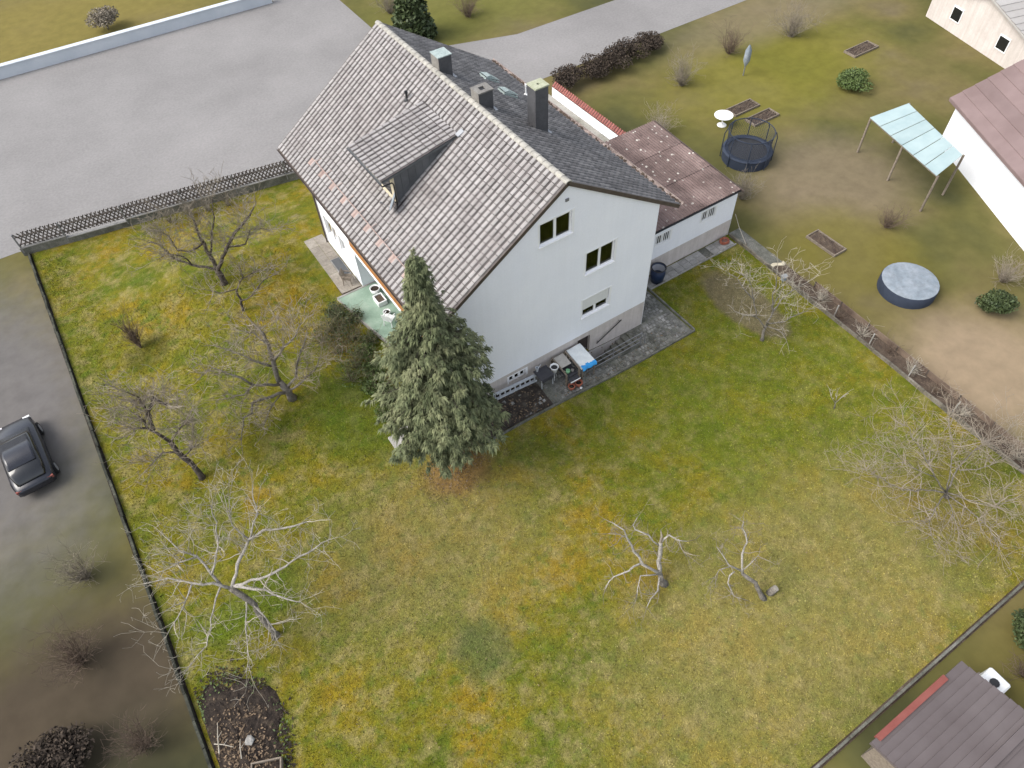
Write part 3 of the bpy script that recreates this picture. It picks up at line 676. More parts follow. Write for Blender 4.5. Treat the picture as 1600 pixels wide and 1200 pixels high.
for i in range(160):
    y = random.uniform(Y0, Y1); s = random.uniform(.03, .08); x = QX + .12 + random.uniform(-.07, .07); z = QZ - .02
    litter_g.add([(x - s, y - s, z), (x + s, y - s * .6, z + .03), (x + s * .5, y + s, z + .05), (x - s, y + s, z + .02)], [(0, 1, 2, 3)])
tag(litter_g.build('gutter_debris', M['soil_red'], house), kind='stuff')
# snow guard on the left slope
sg = MB(); u = Vector((RX - LX, 0, RZ - LZ)).normalized(); nn = Vector((-u.z, 0, u.x)); b0 = Vector((LX, 0, LZ)) + u * 1.05 + nn * .14
sg.tube([(b0.x, 2.6, b0.z), (b0.x, 12.6, b0.z)], .022, 6); sg = sg.build('snow_guard', M['tile_terracotta'], house)
for i in range(9):
    y = 2.9 + i * 1.19; MB().bar(b0 + Vector((0, y, 0)), b0 + Vector((0, y, 0)) + u * .30 - nn * .12, .03, .012, up=nn).build('bracket', M['tile_terracotta'], sg)
# dormer
fx = -9.5
zf0 = zl(fx) - .05; zd = lambda x: DEZ + (x - DEX) * (DTZ - DEZ) / (DTX - DEX)
d_ = Vector((DTX - DEX, 0, DTZ - DEZ)).normalized(); n_2 = Vector((-d_.z, 0, d_.x))
dorm = MB().obox(Vector(((DEX + DTX) / 2, (DY0 + DY1) / 2, (DEZ + DTZ) / 2)) - n_2 * .075, d_ * ((DTX - DEX) / 2), Vector((0, (DY1 - DY0) / 2 - .01, 0)), n_2 * .045).build('dormer', M['slate'], house)
for y, s in ((DY0 + .12, -1), (DY1 - .12, 1)):
    np_ = 9
    for i in range(np_):
        xa = fx + (DTX - fx) * i / np_; xb = fx + (DTX - fx) * (i + 1) / np_ - .012
        za, zb = zl(xa) - .05, zl(xb) - .05
        if zd(xb) - .1 < zb: continue
        MB().add([(xa, y, za), (xb, y, zb), (xb, y, zd(xb) - .09), (xa, y, zd(xa) - .09), (xa, y - s * .03, za), (xb, y - s * .03, zb), (xb, y - s * .03, zd(xb) - .09), (xa, y - s * .03, zd(xa) - .09)], [(0, 1, 2, 3), (7, 6, 5, 4), (1, 5, 6, 2), (0, 3, 7, 4)]).build('cladding_panel', M['slate'], dorm)
    MB().quad((fx, y - s * .02, zf0), (DTX, y - s * .02, zl(DTX)), (DTX, y - s * .02, zd(DTX) - .09), (fx, y - s * .02, zd(fx) - .09)).build('cheek', M['slate'], dorm)
MB().box(fx - .02, fx + .02, DY0 + .1, DY1 - .1, zf0, zd(fx) - .1).build('dormer_front', M['cream'], dorm)
MB().box(fx - .035, fx - .021, DY0 + .5, DY1 - .5, zf0 + .35, zd(fx) - .22).build('dormer_window', M['car_glass'], dorm)
fr, cw, ch = slope_frames(DEX, DEZ, DTX, DTZ, DY0, DY1, .304, .345, -1)
M['tile_d'] = pm('dormer_tile', [(.28, (.235, .22, .215)), (.5, (.30, .285, .28)), (.72, (.37, .355, .345))], .9, detail=8, rough=.85, island=.14, fine=.12, fscale=22)
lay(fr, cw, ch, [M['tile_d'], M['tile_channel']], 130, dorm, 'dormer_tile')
gutter((DEX - .05, DY0 - .05, DEZ - .02), (DEX - .05, DY1 + .03, DEZ - .02), .06, M['slate'], dorm, 'dormer_gutter')
MB().tube([(DEX - .05, DY0 - .0, DEZ - .07), (DEX + .02, DY0 - .02, DEZ - .2), (fx - .1, DY0 + .05, DEZ - .25), (fx - .04, DY0 + .06, DEZ - .4), (fx - .04, DY0 + .06, zl(fx) + .05)], .035, 7).build('dormer_downpipe', M['black'], dorm)
MB().obox((-6.22, 6.08, zl(-6.22) + .10), Vector((.16, 0, .07)), Vector((0, .12, 0)), Vector((-.01, 0, .025))).build('flashing', M['zinc'], dorm)
# chimneys (three, differing)
def chimney(x0, x1, y0, y1, zt, mats, cap, hole):
    c = MB().box(x0, x1, y0, y1, zr(x0) - 1.0 if x0 > RX else RZ - 1, zt); o = c.build('chimney', mats[0], house)
    # left panel toward the ridge, sunlight painted in as a lighter colour
    MB().box(x0 - .012, x0 - .002, y0 - .012, y1 + .012, zr(x1) - .6, zt - .004).build('cladding_panel', mats[1], o)
    k = MB(); e = .035
    if hole:
        hx, hy = (x0 + x1) / 2, (y0 + y1) / 2; h = hole
        k.box(x0 - e, hx - h, y0 - e, y1 + e, zt, zt + .06); k.box(hx + h, x1 + e, y0 - e, y1 + e, zt, zt + .06); k.box(hx - h + .001, hx + h - .001, y0 - e, hy - h, zt, zt + .06); k.box(hx - h + .001, hx + h - .001, hy + h, y1 + e, zt, zt + .06)
        MB().box(hx - h, hx + h, hy - h, hy + h, zt + .001, zt + .012).build('flue', M['black'], o)
    else: k.box(x0 - e, x1 + e, y0 - e, y1 + e, zt, zt + .04)
    k.build('cap', cap, o)
    MB().box(x0 - .12, x1 + .16, y0 - .1, y1 + .1, zr(x1) - .35, zr(x1) + .03).build('flashing', M['zinc'], o)
chimney(-4.98, -4.33, 9.78, 10.45, 11.66, (M['chim'], M['chim_light']), M['copper'], 0)
chimney(-4.98, -4.28, 6.42, 7.02, 11.50, (M['chim'], M['chim_light']), M['chim_light'], .13)
chimney(-2.90, -2.24, 5.25, 5.85, 11.52, (M['chim'], M['chim']), M['lichen_cap'], .06)
# two opened roof hatches
u2 = Vector((QX - RX, 0, QZ - RZ)).normalized(); n2 = Vector((-u2.z, 0, u2.x))
for (x, y) in ((-1.9, 11.35), (-1.95, 9.6)):
    P = Vector((x, y, zr(x)))
    g = MB(); g.obox(P + u2 * .42 + n2 * .05, u2 * .45, Vector((0, .30, 0)), n2 * .07); hat = g.build('roof_hatch', M['copper'], house)
    g = MB(); g.obox(P + u2 * .40 + n2 * .135, u2 * .36, Vector((0, .22, 0)), n2 * .012); g.build('hatch_pane', M['car_glass'], hat)
    g = MB(); a = P + n2 * .12; tip = P + u2 * 1.0 + n2 * .13
    g.add([a + Vector((0, -.30, 0)), a + Vector((0, .30, 0)), tip + Vector((0, .16, .05)), tip + Vector((0, -.16, .05)), a + Vector((0, -.30, .06)), a + Vector((0, .30, .06)), a + u2 * .25 + n2 * .15 + Vector((0, .2, 0)), a + u2 * .25 + n2 * .15 + Vector((0, -.2, 0))], [(4, 5, 6, 7), (0, 4, 7, 3), (1, 2, 6, 5), (7, 6, 2, 3)]); g.build('hatch_lid', M['copper'], hat)
P = Vector((.08, 10.48, zr(.08)))
MB().tube([P, P + Vector((0, 0, .62))], .045, 8).tube([P + Vector((0, 0, .52)), P + Vector((0, 0, .64))], .06, 8).lathe(P + Vector((0, 0, -.05)), [(.16, 0), (.14, .12), (.05, .2)], 10).build('vent_pipe', M['white_plastic'], house)
P = Vector((-6.56, 10.24, zl(-6.56)))
MB().tube([P, P + Vector((0, 0, .42))], .055, 8).tube([P + Vector((0, 0, .32)), P + Vector((0, 0, .42))], .085, 8).lathe(P + Vector((0, 0, -.12)), [(.2, 0), (.15, .15), (.06, .22)], 10).build('vent_pipe', M['black'], house)
# satellite dish below the dormer
P = Vector((-9.72, 6.05, zl(-9.72))); dd = Vector((-.55, .35, .30)).normalized()
sd = thing('satellite_dish', tuple(P), 'grey satellite dish on the tiled roof below the dormer', 'satellite dish')
g = MB(); e1 = dd.cross(Vector((0, 0, 1))).normalized(); e2 = e1.cross(dd); c0 = P + Vector((0, 0, .52)); k = 20
for rr in (0, .14, .28, .40):
    for j in range(k):
        a = 2 * math.pi * j / k; g.v.append(tuple(c0 + e1 * rr * math.cos(a) + e2 * rr * 1.1 * math.sin(a) + dd * (rr * rr * .5)))
for i in range(3):
    for j in range(k): g.f.append((i * k + j, i * k + (j + 1) % k, (i + 1) * k + (j + 1) % k, (i + 1) * k + j)); g.m.append(0)
g.build('reflector', M['blue_cover'], sd, smooth=True)
MB().tube([c0 - dd * .01, c0 - dd * .12, P + Vector((.08, -.06, .3)), P + Vector((.05, -.03, -.05))], .03, 7).build('mast', M['black'], sd)
MB().tube([c0 - e2 * .38 + dd * .05, c0 - e2 * .25 + dd * .5], .014, 5).build('feed_arm', M['steel'], sd)
MB().tube([c0 - e2 * .25 + dd * .46, c0 - e2 * .25 + dd * .56], .035, 7).build('receiver', M['steel'], sd)
# ------------------------------------------------------------------ garage
ga = thing('garage', (4.3, 2.55, 0), 'white garage annex with brown corrugated roof spotted by lichen', 'garage')
GX0, GX1, GY0, GY1 = .02, 8.5, 2.55, 9.6; gz = lambda y: 3.12 + (y - 2.4) * .062
mb = MB(); gw = [(2.78, 3.74, 2.08, 2.68), (5.95, 6.92, 2.14, 2.76)]; gf = lambda u, v, d: (u, GY0 + d, v)
wall_poly([(GX0, 1.15), (GX1, 1.15), (GX1, 3.06), (GX0, 3.06)], gw, gf, .14, mb)
mb.quad((GX1, GY0, 0), (GX1, GY1, 0), (GX1, GY1, gz(GY1) - .1), (GX1, GY0, 3.06)); mb.quad((GX0, GY1, 0), (GX1, GY1, 0), (GX1, GY1, gz(GY1) - .1), (GX0, GY1, gz(GY1) - .1))
mb.build('wall', M['render'], ga)
MB().box(GX0, GX1 - .005, GY0 + .015, GY0 + .2, -.3, 1.149).build('plinth', M['plinth'], ga)
for r in gw:
    wn = window(ga, r, gf, panes=2, sillw=.03, frame=.03, dq=-.06)
    for i in range(7):
        u = r[0] + (r[1] - r[0]) * (i + .5) / 7; MB().box(u - .02, u + .02, GY0 - .005, GY0 + .012, r[2] + .002, r[3] - .002).build('bar', M['pvc'], wn)
rf = MB().obox(((GX0 + GX1) / 2, 6.09, gz(6.09) - .075), ((GX1 - GX0) / 2 + .06, 0, 0), (0, 3.56, 3.56 * .062), (0, 0, .05)).build('roof', M['brown_gutter'], ga)
NS, NR = 10, 3; sw = (GX1 + .12 - GX0) / NS; slen = 7.24 / NR; dme = {}
for r in range(NR):
    for c in range(NS):
        g = MB(); kx = 24; y0 = 2.48 + r * slen; y1 = y0 + slen + .08; x0 = GX0 + c * sw
        for y, dz in ((y0, .035), (y1, .0)):
            for i in range(kx + 1):
                x = x0 + (sw + .02) * i / kx; g.v.append((x, y, gz(y) + dz + .022 * math.sin(2 * math.pi * i / 4.8) + .02))
        for i in range(kx): g.f.append((i, i + 1, kx + 2 + i, kx + 1 + i)); g.m.append(0)
        b = len(g.v)
        for i in range(kx + 1): x, y, z = g.v[i]; g.v.append((x, y + .003, z - .03))
        for i in range(kx): g.f.append((b + i, b + i + 1, i + 1, i)); g.m.append(0)
        g.build('corrugated_sheet', M['fibre'], rf)
gutter((GX1 + .12, 2.44, gz(2.4) - .0), (GX0 + .1, 2.44, gz(2.4) - .0), .06, M['black'], ga)
MB().bar((GX1 + .10, 2.3, gz(2.3)), (GX1 + .10, 9.72, gz(9.72)), .05, .14).build('verge_board', M['brown_gutter'], ga)

# white wall with a red tile coping along the driveway
cw_ = thing('boundary_wall', (9.0, 15, 0), 'long white wall with red tile coping behind the garage', 'wall')
MB().box(8.92, 9.14, 9.9, 20.5, -.1, .82).build('wall', M['render'], cw_)
ct = []
n = 46; st_ = 10.6 / n
for i in range(n):
    y = 9.9 + i * st_; g = MB(); k = 4
    for x, z in ((8.86, .81), (9.14, 1.06)):
        for j in range(k + 1):
            g.v.append((x, y + st_ * (j / k) * .80, z + .075 * math.sin(math.pi * j / k)))
    for j in range(k): g.f.append((j, j + 1, k + 2 + j, k + 1 + j)); g.m.append(0)
    b = len(g.v)
    for j in range(k + 1): q = g.v[j]; g.v.append((q[0] + .005, q[1], q[2] - .035))
    for j in range(k): g.f.append((b + j, j, j + 1, b + j + 1)); g.m.append(0)
    g.build('coping_tile', M['coping'], cw_)
MB().add([(8.88, 9.9, .80), (9.15, 9.9, 1.04), (9.15, 20.5, 1.04), (8.88, 20.5, .80), (8.93, 9.9, .7), (9.13, 9.9, .7), (9.13, 20.5, .7), (8.93, 20.5, .7)], [(0, 1, 2, 3), (0, 4, 5, 1), (1, 5, 6, 2), (2, 6, 7, 3), (3, 7, 4, 0)]).build('coping_bed', M['brown_gutter'], cw_)

# ------------------------------------------------------------------ lattice fence on its concrete base
fa, fb = Vector((-25.86, 25.1, 0)), Vector((-8.0, 22.1, 0)); fd_ = (fb - fa).normalized(); fn = Vector((-fd_.y, fd_.x, 0)); FL = (fb - fa).length
lf = thing('lattice_fence', tuple(fa), 'weathered brown diagonal lattice fence on a low concrete wall by the street', 'fence')
def F_(s, z, o=0): return fa + fd_ * s + fn * o + Vector((0, 0, z))
segs = ((0, 2.55, .50), (2.56, 6.0, .36), (6.01, FL, .52))
for a, b, h in segs:
    c_ = MB().obox(F_((a + b) / 2, h / 2 - .1, .0), fd_ * (b - a) / 2, fn * .10, Vector((0, 0, h / 2 + .1))).build('base_wall', M['concrete_dark'], lf)
    MB().obox(F_((a + b) / 2, h + .025, .0), fd_ * (b - a) / 2, fn * .13, Vector((0, 0, .025))).build('base_cap', M['concrete'], lf)
zb, zt = .58, 1.42; dxs = .235; run = .62
sm = {}
for s_ in (1, -1):
    a = Vector((0, 0, 0)); d = fd_ * run * s_ + Vector((0, 0, zt - zb + .08)); me = MB().bar(-d / 2, d / 2, .066, .03, up=fn); 
    me_ = bpy.data.meshes.new('slat'); me_.from_pydata(me.v, [], me.f); me_.materials.append(M['fence_wood']); sm[s_] = me_
i = 0
while i * dxs < FL - .4:
    for s_ in (1, -1):
        o = link('slat', sm[s_], lf); o.location = F_(.4 + i * dxs, (zb + zt) / 2 + .02 + random.uniform(-.02, .02), .03 * s_ + .02) - fa
    i += 1
for z in (.74, 1.24): MB().bar(F_(.1, z, -.02), F_(FL, z, -.02), .05, .06).build('rail', M['fence_wood'], lf)
for s_ in (.1, 2.55, 6.0, 9.4, 12.6, 15.8): MB().obox(F_(s_, .85, -.08), fd_ * .035, fn * .035, Vector((0, 0, .66))).build('post', M['steel'], lf)

# ------------------------------------------------------------------ things along the gable
def gt(x, y): return T(x, y) + .02
# ladder on its side against the wall
ld = thing('ladder', (-8.1, -.3, gt(-8.1, -.3)), 'aluminium ladder lying on its edge along the house wall', 'ladder')
z0 = gt(-9.0, -.3) + .03
for k in range(2):
    y = -.30 - .07 * k
    for dz, hh in ((.06, .09), (.46, .09)): MB().bar((-9.25 + .2 * k, y, z0 + dz), (-6.95 + .1 * k, y - .05, z0 + dz - .12), .04, hh).build('rail', M['alu'], ld)
    for i in range(8):
        x = -9.1 + .2 * k + i * .28; MB().bar((x, y, z0 + .06 - .014 * i), (x, y, z0 + .46 - .014 * i), .03, .03).build('rung', M['alu'], ld)
MB().box(-9.3, -9.22, -.42, -.26, z0 - .05, z0 + .72).build('end_post', M['alu'], ld)
# dark table with pale legs
x0, x1, y0, y1 = -6.95, -6.2, -.95, -.25; zt_ = gt(-6.6, -.6) + .72
tb = thing('garden_table', (-6.6, -.6, gt(-6.6, -.6)), 'dark garden table with pale metal legs beside the ladder', 'table')
MB().box(x0, x1, y0, y1, zt_ - .03, zt_).build('tabletop', M['dark_table'], tb, bevel=.008)
MB().box(x0 + .05, x1 - .05, y0 - .012, y0 + .02, zt_ - .22, zt_ - .032).build('apron', M['dark_table'], tb)
for (lx, ly) in ((x0 + .06, y0 + .06), (x1 - .06, y0 + .06), (x0 + .06, y1 - .06), (x1 - .06, y1 - .06)): MB().tube([(lx, ly, zt_ - .03), (lx + .02, ly, gt(lx, ly))], .018, 6).build('leg', M['alu'], tb)
# cone on the table
cn = thing('sieve', (-6.75, -.35, zt_), 'small pale metal scoop leaning on the dark garden table', 'scoop')
MB().lathe((-6.78, -.35, zt_ + .001), [(.0, 0), (.05, 0), (.09, .28), (.075, .28), (.035, .02)], 10).build('cup', M['alu'], cn); MB().tube([(-6.7, -.35, zt_ + .2), (-6.55, -.33, zt_ + .32)], .012, 5).build('handle', M['alu'], cn)
# white chair-like basket
ch_ = thing('laundry_basket', (-5.98, -.62, gt(-5.98, -.62)), 'white plastic basket on a thin stand between table and bench', 'basket')
zc = gt(-5.98, -.6) + .45
MB().lathe((-5.98, -.62, zc), [(.03, 0), (.13, .05), (.2, .38), (.215, .42), (.18, .42), (.12, .1), (.0, .08)], 16).build('bowl', M['white_plastic'], ch_, smooth=True)
MB().lathe((-5.98, -.62, zc + .33), [(0, 0), (.165, 0)], 14).build('contents', M['black'], ch_)
for a in (0, 2.1, 4.2): MB().tube([(-5.98 + .05 * math.cos(a), -.62 + .05 * math.sin(a), zc + .03), (-5.98 + .16 * math.cos(a), -.62 + .16 * math.sin(a), gt(-5.98, -.62) - .01)], .012, 5).build('leg', M['white_plastic'], ch_)
# wooden potting bench
bx0, bx1, by0, by1 = -5.75, -5.0, -1.3, -.12; zb_ = gt(-5.4, -.7)
pb = thing('potting_bench', (-5.4, -.7, zb_), 'weathered wooden potting bench with a dusty glazed lid beside the stairwell', 'bench')
for (lx, ly) in ((bx0, by0), (bx1, by0), (bx0, by1), (bx1, by1)): MB().box(lx - .035, lx + .035, ly - .035, ly + .035, gt(lx, ly) - .02, zb_ + .78).build('leg', M['old_wood'], pb)
for x in (bx0, bx1): MB().bar((x, by0, zb_ + .80), (x, by1, zb_ + .92), .07, .06).build('side_rail', M['old_wood'], pb)
MB().box(bx0 + .04, bx1 - .04, by0 + .04, by1 - .04, zb_ + .45, zb_ + .48).build('shelf', M['dark_table'], pb)
MB().obox((-5.42, -.5, zb_ + .86), (.28, 0, 0), (0, .34, .035), (0, 0, .012)).build('glazed_lid', M['glass_old'], pb)
MB().box(bx0, bx1, by0 - .02, by0 + .02, zb_ + .28, zb_ + .36).build('front_board', M['old_wood'], pb)
for (px, py, s, mt, nm, lb_) in ((-5.45, -1.0, .11, 'green_pot', 'green_ball', 'pale green round pot on the potting bench'), (-5.6, -.92, .055, 'cream', 'flower_pot', 'small cream pot on the potting bench'), (-5.22, -1.05, .075, 'concrete', 'flower_pot', 'grey stone pot on the potting bench')):
    t = thing(nm if nm != 'green_ball' else 'flower_pot', (px, py, zb_ + .48), lb_, 'pot')
    MB().lathe((px, py, zb_ + .481), [(0, 0), (s * .6, 0), (s, s * 1.0), (s * .85, s * 1.7), (s * .7, s * 1.75), (s * .65, s * 1.2), (0, s)], 14).build('body', M[mt], t, smooth=True)
    MB().lathe((px, py, zb_ + .481 + s * 1.68), [(s * .88, 0), (s * .92, .015), (s * .7, .02)], 14).build('rim', M[mt], t)
for (px, py, s, lb_) in ((-5.62, -1.55, .17, 'left terracotta pot standing in front of the potting bench'), (-5.2, -1.55, .19, 'right terracotta pot standing in front of the potting bench')):
    t = thing('terracotta_pot', (px, py, gt(px, py)), lb_, 'pot'); z = gt(px, py)
    MB().lathe((px, py, z), [(0, 0), (s * .65, 0), (s * .95, s * 1.3), (s * .8, s * 1.3), (s * .7, s * 1.0), (0, s * .95)], 16).build('body', M['terracotta'], t, smooth=True)
    MB().lathe((px, py, z + s * 1.2), [(s * .94, 0), (s * 1.05, 0), (s * 1.05, s * .25), (s * .82, s * .25)], 16).build('rim', M['terracotta'], t)
    MB().lathe((px, py, z + s * 1.02), [(0, .02), (s * .72, 0)], 12).build('soil', M['soil'], t)
tr_ = thing('seed_tray', (-5.4, -1.42, zb_ + .3), 'dark tray with white edge resting on the bench front', 'tray')
MB().obox((-5.4, -1.42, zb_ + .42), (.27, -.02, .02), (0, .12, 0), (0, 0, .02)).build('tray_body', M['dark_table'], tr_); MB().obox((-5.4, -1.56, zb_ + .43), (.27, -.02, .02), (0, .012, 0), (0, 0, .03)).build('tray_edge', M['white_plastic'], tr_)
# tarpaulin covered table
tx0, tx1, ty0, ty1 = -4.92, -4.1, -1.42, -.12; zq = gt(-4.9, -.8)
tt = thing('tarp_covered_table', (-4.5, -.75, zq), 'table under a white tarpaulin with a bright blue hanging edge', 'table')
ztp = zq + .98; g = MB(); k = 14
for j in range(k + 1):
    for i in range(k + 1):
        x = tx0 + (tx1 - tx0) * i / k; y = ty0 + (ty1 - ty0) * j / k
        g.v.append((x, y, ztp - .06 * (1 - j / k) + .02 * math.sin(x * 9 + y * 5) * math.sin(y * 7)))
for j in range(k):
    for i in range(k): g.f.append((j * (k + 1) + i, j * (k + 1) + i + 1, (j + 1) * (k + 1) + i + 1, (j + 1) * (k + 1) + i)); g.m.append(0)
b = len(g.v)
for i in range(k + 1):   # blue hem over the front edge
    x, y, z = g.v[i]; wv = .05 * math.sin(i * 1.3) + .03 * math.sin(i * 2.9)
    g.v += [(x, y + .13 + wv * .8, z + .016), (x, y - .03, z + .016), (x, y - .06 - .02 * math.sin(i), z - .17)]
for i in range(k):
    for q in range(2): g.f.append((b + 3 * i + q, b + 3 * i + q + 1, b + 3 * i + 4 + q, b + 3 * i + 3 + q)); g.m.append(1)
b = len(g.v)
for s_, xx in ((0, tx0), (k, tx1)):
    b = len(g.v)
    for j in range(k + 1): x, y, z = g.v[j * (k + 1) + s_]; g.v += [(x, y, z), (x + (-.02 if s_ == 0 else .02), y, z - .10 - .02 * math.sin(j * 2))]
    for j in range(k): g.f.append((b + 2 * j, b + 2 * j + 1, b + 2 * j + 3, b + 2 * j + 2)); g.m.append(0)
g.build('tarpaulin', [M['tarp_white'], M['tarp_blue']], tt, smooth=True)
MB().box(tx0 + .04, tx1 - .04, ty0 + .03, ty1 - .03, ztp - .16, ztp - .11).build('tabletop', M['old_wood'], tt)
for (lx, ly) in ((tx0 + .08, ty0 + .08), (tx1 - .03, ty0 + .08), (tx0 + .08, ty1 - .08), (tx1 - .3, ty1 - .08)): MB().box(lx - .03, lx + .03, ly - .03, ly + .03, (gt(lx, ly) - .02 if lx < -4.4 else .1), ztp - .161).build('leg', M['old_wood'], tt)
# steel railing round the stairwell
ra = thing('railing', (-2.6, -1.1, .1), 'grey steel railing with three bars guarding the cellar stairwell', 'railing')
for x in (-4.35, -2.75, -1.0): MB().box(x - .02, x + .02, -1.12, -1.08, T(-3, -1) + .05 if x < -2 else .0, 1.0).build('post', M['steel'], ra)
for z in (.32, .64, .98): MB().tube([(-4.35, -1.1, z), (-1.0, -1.1, z)], .022, 6).build('bar', M['steel'], ra)
MB().tube([(-4.35, -1.1, .98), (-4.35, -.1, .98)], .022, 6).build('bar', M['steel'], ra); MB().tube([(-1.0, -1.1, .98), (-.72, -1.1, .6), (-.72, -1.1, .0)], .022, 6).build('bar', M['steel'], ra)
# rain barrel and hose coil by the garage
rb = thing('rain_barrel', (2.95, 2.1, .03), 'dark blue open rain barrel between house corner and garage wall', 'barrel')
MB().lathe((2.75, 2.0, .045), [(0, 0), (.33, 0), (.40, .45), (.38, .95), (.355, .95), (.36, .5), (.30, .25)], 22).build('body', M['barrel'], rb, smooth=True)
MB().lathe((2.75, 2.0, .30), [(0, .0), (.34, .02), (.352, .5), (.355, .6)], 22).build('liner', M['barrel_in'], rb, smooth=True)
g = MB(); g.tube([(2.75 + .39 * math.cos(a * math.pi / 12), 2.0 + .39 * math.sin(a * math.pi / 12), .99) for a in range(25)], .035, 6, cap=False); g.build('rim', M['black'], rb, smooth=True)
hc = thing('hose_coil', (7.85, 2.3, .05), 'round rust-red hose coil standing at the garage corner', 'hose')
for k, (r, dz) in enumerate(((.27, .06), (.235, .09), (.25, .14), (.19, .12))):
    MB().tube([(7.85 + r * math.cos(a * math.pi / 10), 2.15 + r * .92 * math.sin(a * math.pi / 10), .06 + dz + .02 * math.sin(a)) for a in range(21)], .03, 6).build('hose_loop', M['terracotta'], hc, smooth=True)
for a in range(4): MB().tube([(7.85, 2.15, .2), (7.85 + .2 * math.cos(a * 1.57 + .4), 2.15 + .2 * math.sin(a * 1.57 + .4), .17)], .018, 5).build('spoke', M['terracotta'], hc)
sk_ = thing('wooden_stake', (8.75, 1.6, 0), 'thin pale stake leaning against the far garage corner', 'stake')
MB().tube([(8.75, 1.3, -.02), (8.66, 2.0, .8), (8.6, 2.45, 1.5)], .018, 6).build('shaft', M['twig_pale'], sk_); MB().tube([(8.75, 1.3, -.03), (8.748, 1.31, .1)], .024, 6).build('tip', M['old_wood'], sk_)
# pale curled board at the end of the gravel strip
cb = MB(); k = 14
for i in range(k + 1):
    t = i / k; x = 8.45 + .95 * t; y = -.9 + .12 * math.sin(t * 6.0); z = .03 + .05 * math.sin(t * 3.1)
    cb.v += [(x, y - .11, z), (x, y + .11, z + .02), (x, y + .11, z - .03), (x, y - .11, z - .05)]
for i in range(k):
    for q in range(4): cb.f.append((4 * i + q, 4 * i + 4 + q, 4 * i + 4 + (q + 1) % 4, 4 * i + (q + 1) % 4)); cb.m.append(0)
cb.f += [(0, 1, 2, 3), (4 * k + 3, 4 * k + 2, 4 * k + 1, 4 * k)]; cb.m += [0, 0]
tag(cb.build('edging_board', M['cream'], smooth=True), 'pale yellow wavy edging board across the boundary strip', 'edging')
# birdhouse on a stake within the right-hand bed
bh = thing('nest_box', (6.9, -2.7, 0), 'small blue-grey nest box on a green stake by the bare tree', 'nest box')
MB().tube([(6.9, -2.7, -.05), (6.92, -2.72, 1.5)], .022, 6).build('stake', M['leaf'], bh); MB().box(6.8, 7.0, -2.83, -2.63, 1.45, 1.72).build('box', M['blue_cover'], bh)
MB().add([(6.77, -2.87, 1.72), (7.03, -2.87, 1.72), (7.03, -2.59, 1.72), (6.77, -2.59, 1.72), (6.77, -2.73, 1.83), (7.03, -2.73, 1.83)], [(0, 1, 5, 4), (2, 3, 4, 5), (0, 4, 3), (1, 2, 5), (3, 2, 1, 0)]).build('roof', M['zinc'], bh)
# wooden compost frame and stone at the heap
cf = thing('compost_frame', (-24.0, -8.6, 0), 'open wooden box frame at the near edge of the soil heap', 'compost box')
ax = Vector((.72, -.30, 0)).normalized(); ay = Vector((.30, .72, 0)).normalized(); cc = Vector((-24.05, -8.95, .14))
for s_ in (1, -1):
    MB().obox(cc + ay * .42 * s_, ax * .52, ay * .025, (0, 0, .15)).build('board', M['old_wood'], cf); MB().obox(cc + ax * .50 * s_, ay * .39, ax * .025, (0, 0, .149)).build('board', M['old_wood'], cf)
MB().obox(cc - Vector((0, 0, .08)), ax * .47, ay * .39, (0, 0, .05)).build('filling', M['soil'], cf)
def rock(name, c, r, mat, label, cat, squash=.6):
    bm = bmesh.new(); bmesh.ops.create_icosphere(bm, subdivisions=2, radius=r)
    for v in bm.verts: v.co *= random.uniform(.82, 1.12); v.co.z *= squash; v.co += Vector(c)
    me = bpy.data.meshes.new(name); bm.to_mesh(me); bm.free(); me.materials.append(mat); return tag(link(name, me), label, cat)
rock('boulder', (-24.15, -7.6, .22), .18, M['concrete'], 'rounded grey stone lying on the soil heap', 'stone')
rock('pebble', (-5.2, -1.75, gt(-5.2, -1.75) + .05), .07, M['white_plastic'], 'small white stone near the paving edge', 'stone')
for i, (a, b, l_) in enumerate((((-25.2, -7.4, .2), (-24.9, -6.4, .25), 'upright'), ((-25.25, -7.0, .18), (-24.7, -7.5, .25), 'short'), ((-24.6, -8.0, .2), (-24.4, -7.4, .3), 'middle'), ((-25.0, -8.3, .15), (-24.8, -8.9, .2), 'lowest'))):
    t = MB().tube([a, ((a[0] + b[0]) / 2, (a[1] + b[1]) / 2 + .03, (a[2] + b[2]) / 2 + .04), b], [.022, .018, .01], 5).tube([((a[0] + b[0]) / 2, (a[1] + b[1]) / 2, (a[2] + b[2]) / 2 + .03), ((a[0] + b[0]) / 2 + .2, (a[1] + b[1]) / 2 + .1, a[2] + .12)], [.012, .006], 4)
    tag(t.build('fallen_branch', M['twig_pale']), {'upright': 'longest pale branch lying at the left rim of the soil heap', 'short': 'pale stick crossing the left rim of the soil heap', 'middle': 'pale stick in the middle of the soil heap by the stone', 'lowest': 'pale stick near the lower left of the soil heap'}[l_], 'branch', 'cut branches on the soil heap')
# garden steps beside the spruce
gs = thing('garden_steps', (-13.4, .6, .05), 'short flight of grey concrete garden steps left of the spruce', 'steps')
for i in range(4):
    x = -14.15 + i * .38; MB().box(x, x + .40, .05, 1.15, -.05, .16 + .17 * i).build('step', M['concrete'], gs, bevel=.015)
MB().box(-14.2, -12.6, -.04, .045, -.05, .22).build('side_kerb', M['concrete'], gs)
for (x, z) in ((-13.75, .6), (-13.3, .8)): MB().box(x - .03, x + .03, 1.0, 1.06, .1, z).build('rail_post', M['bark'], gs)
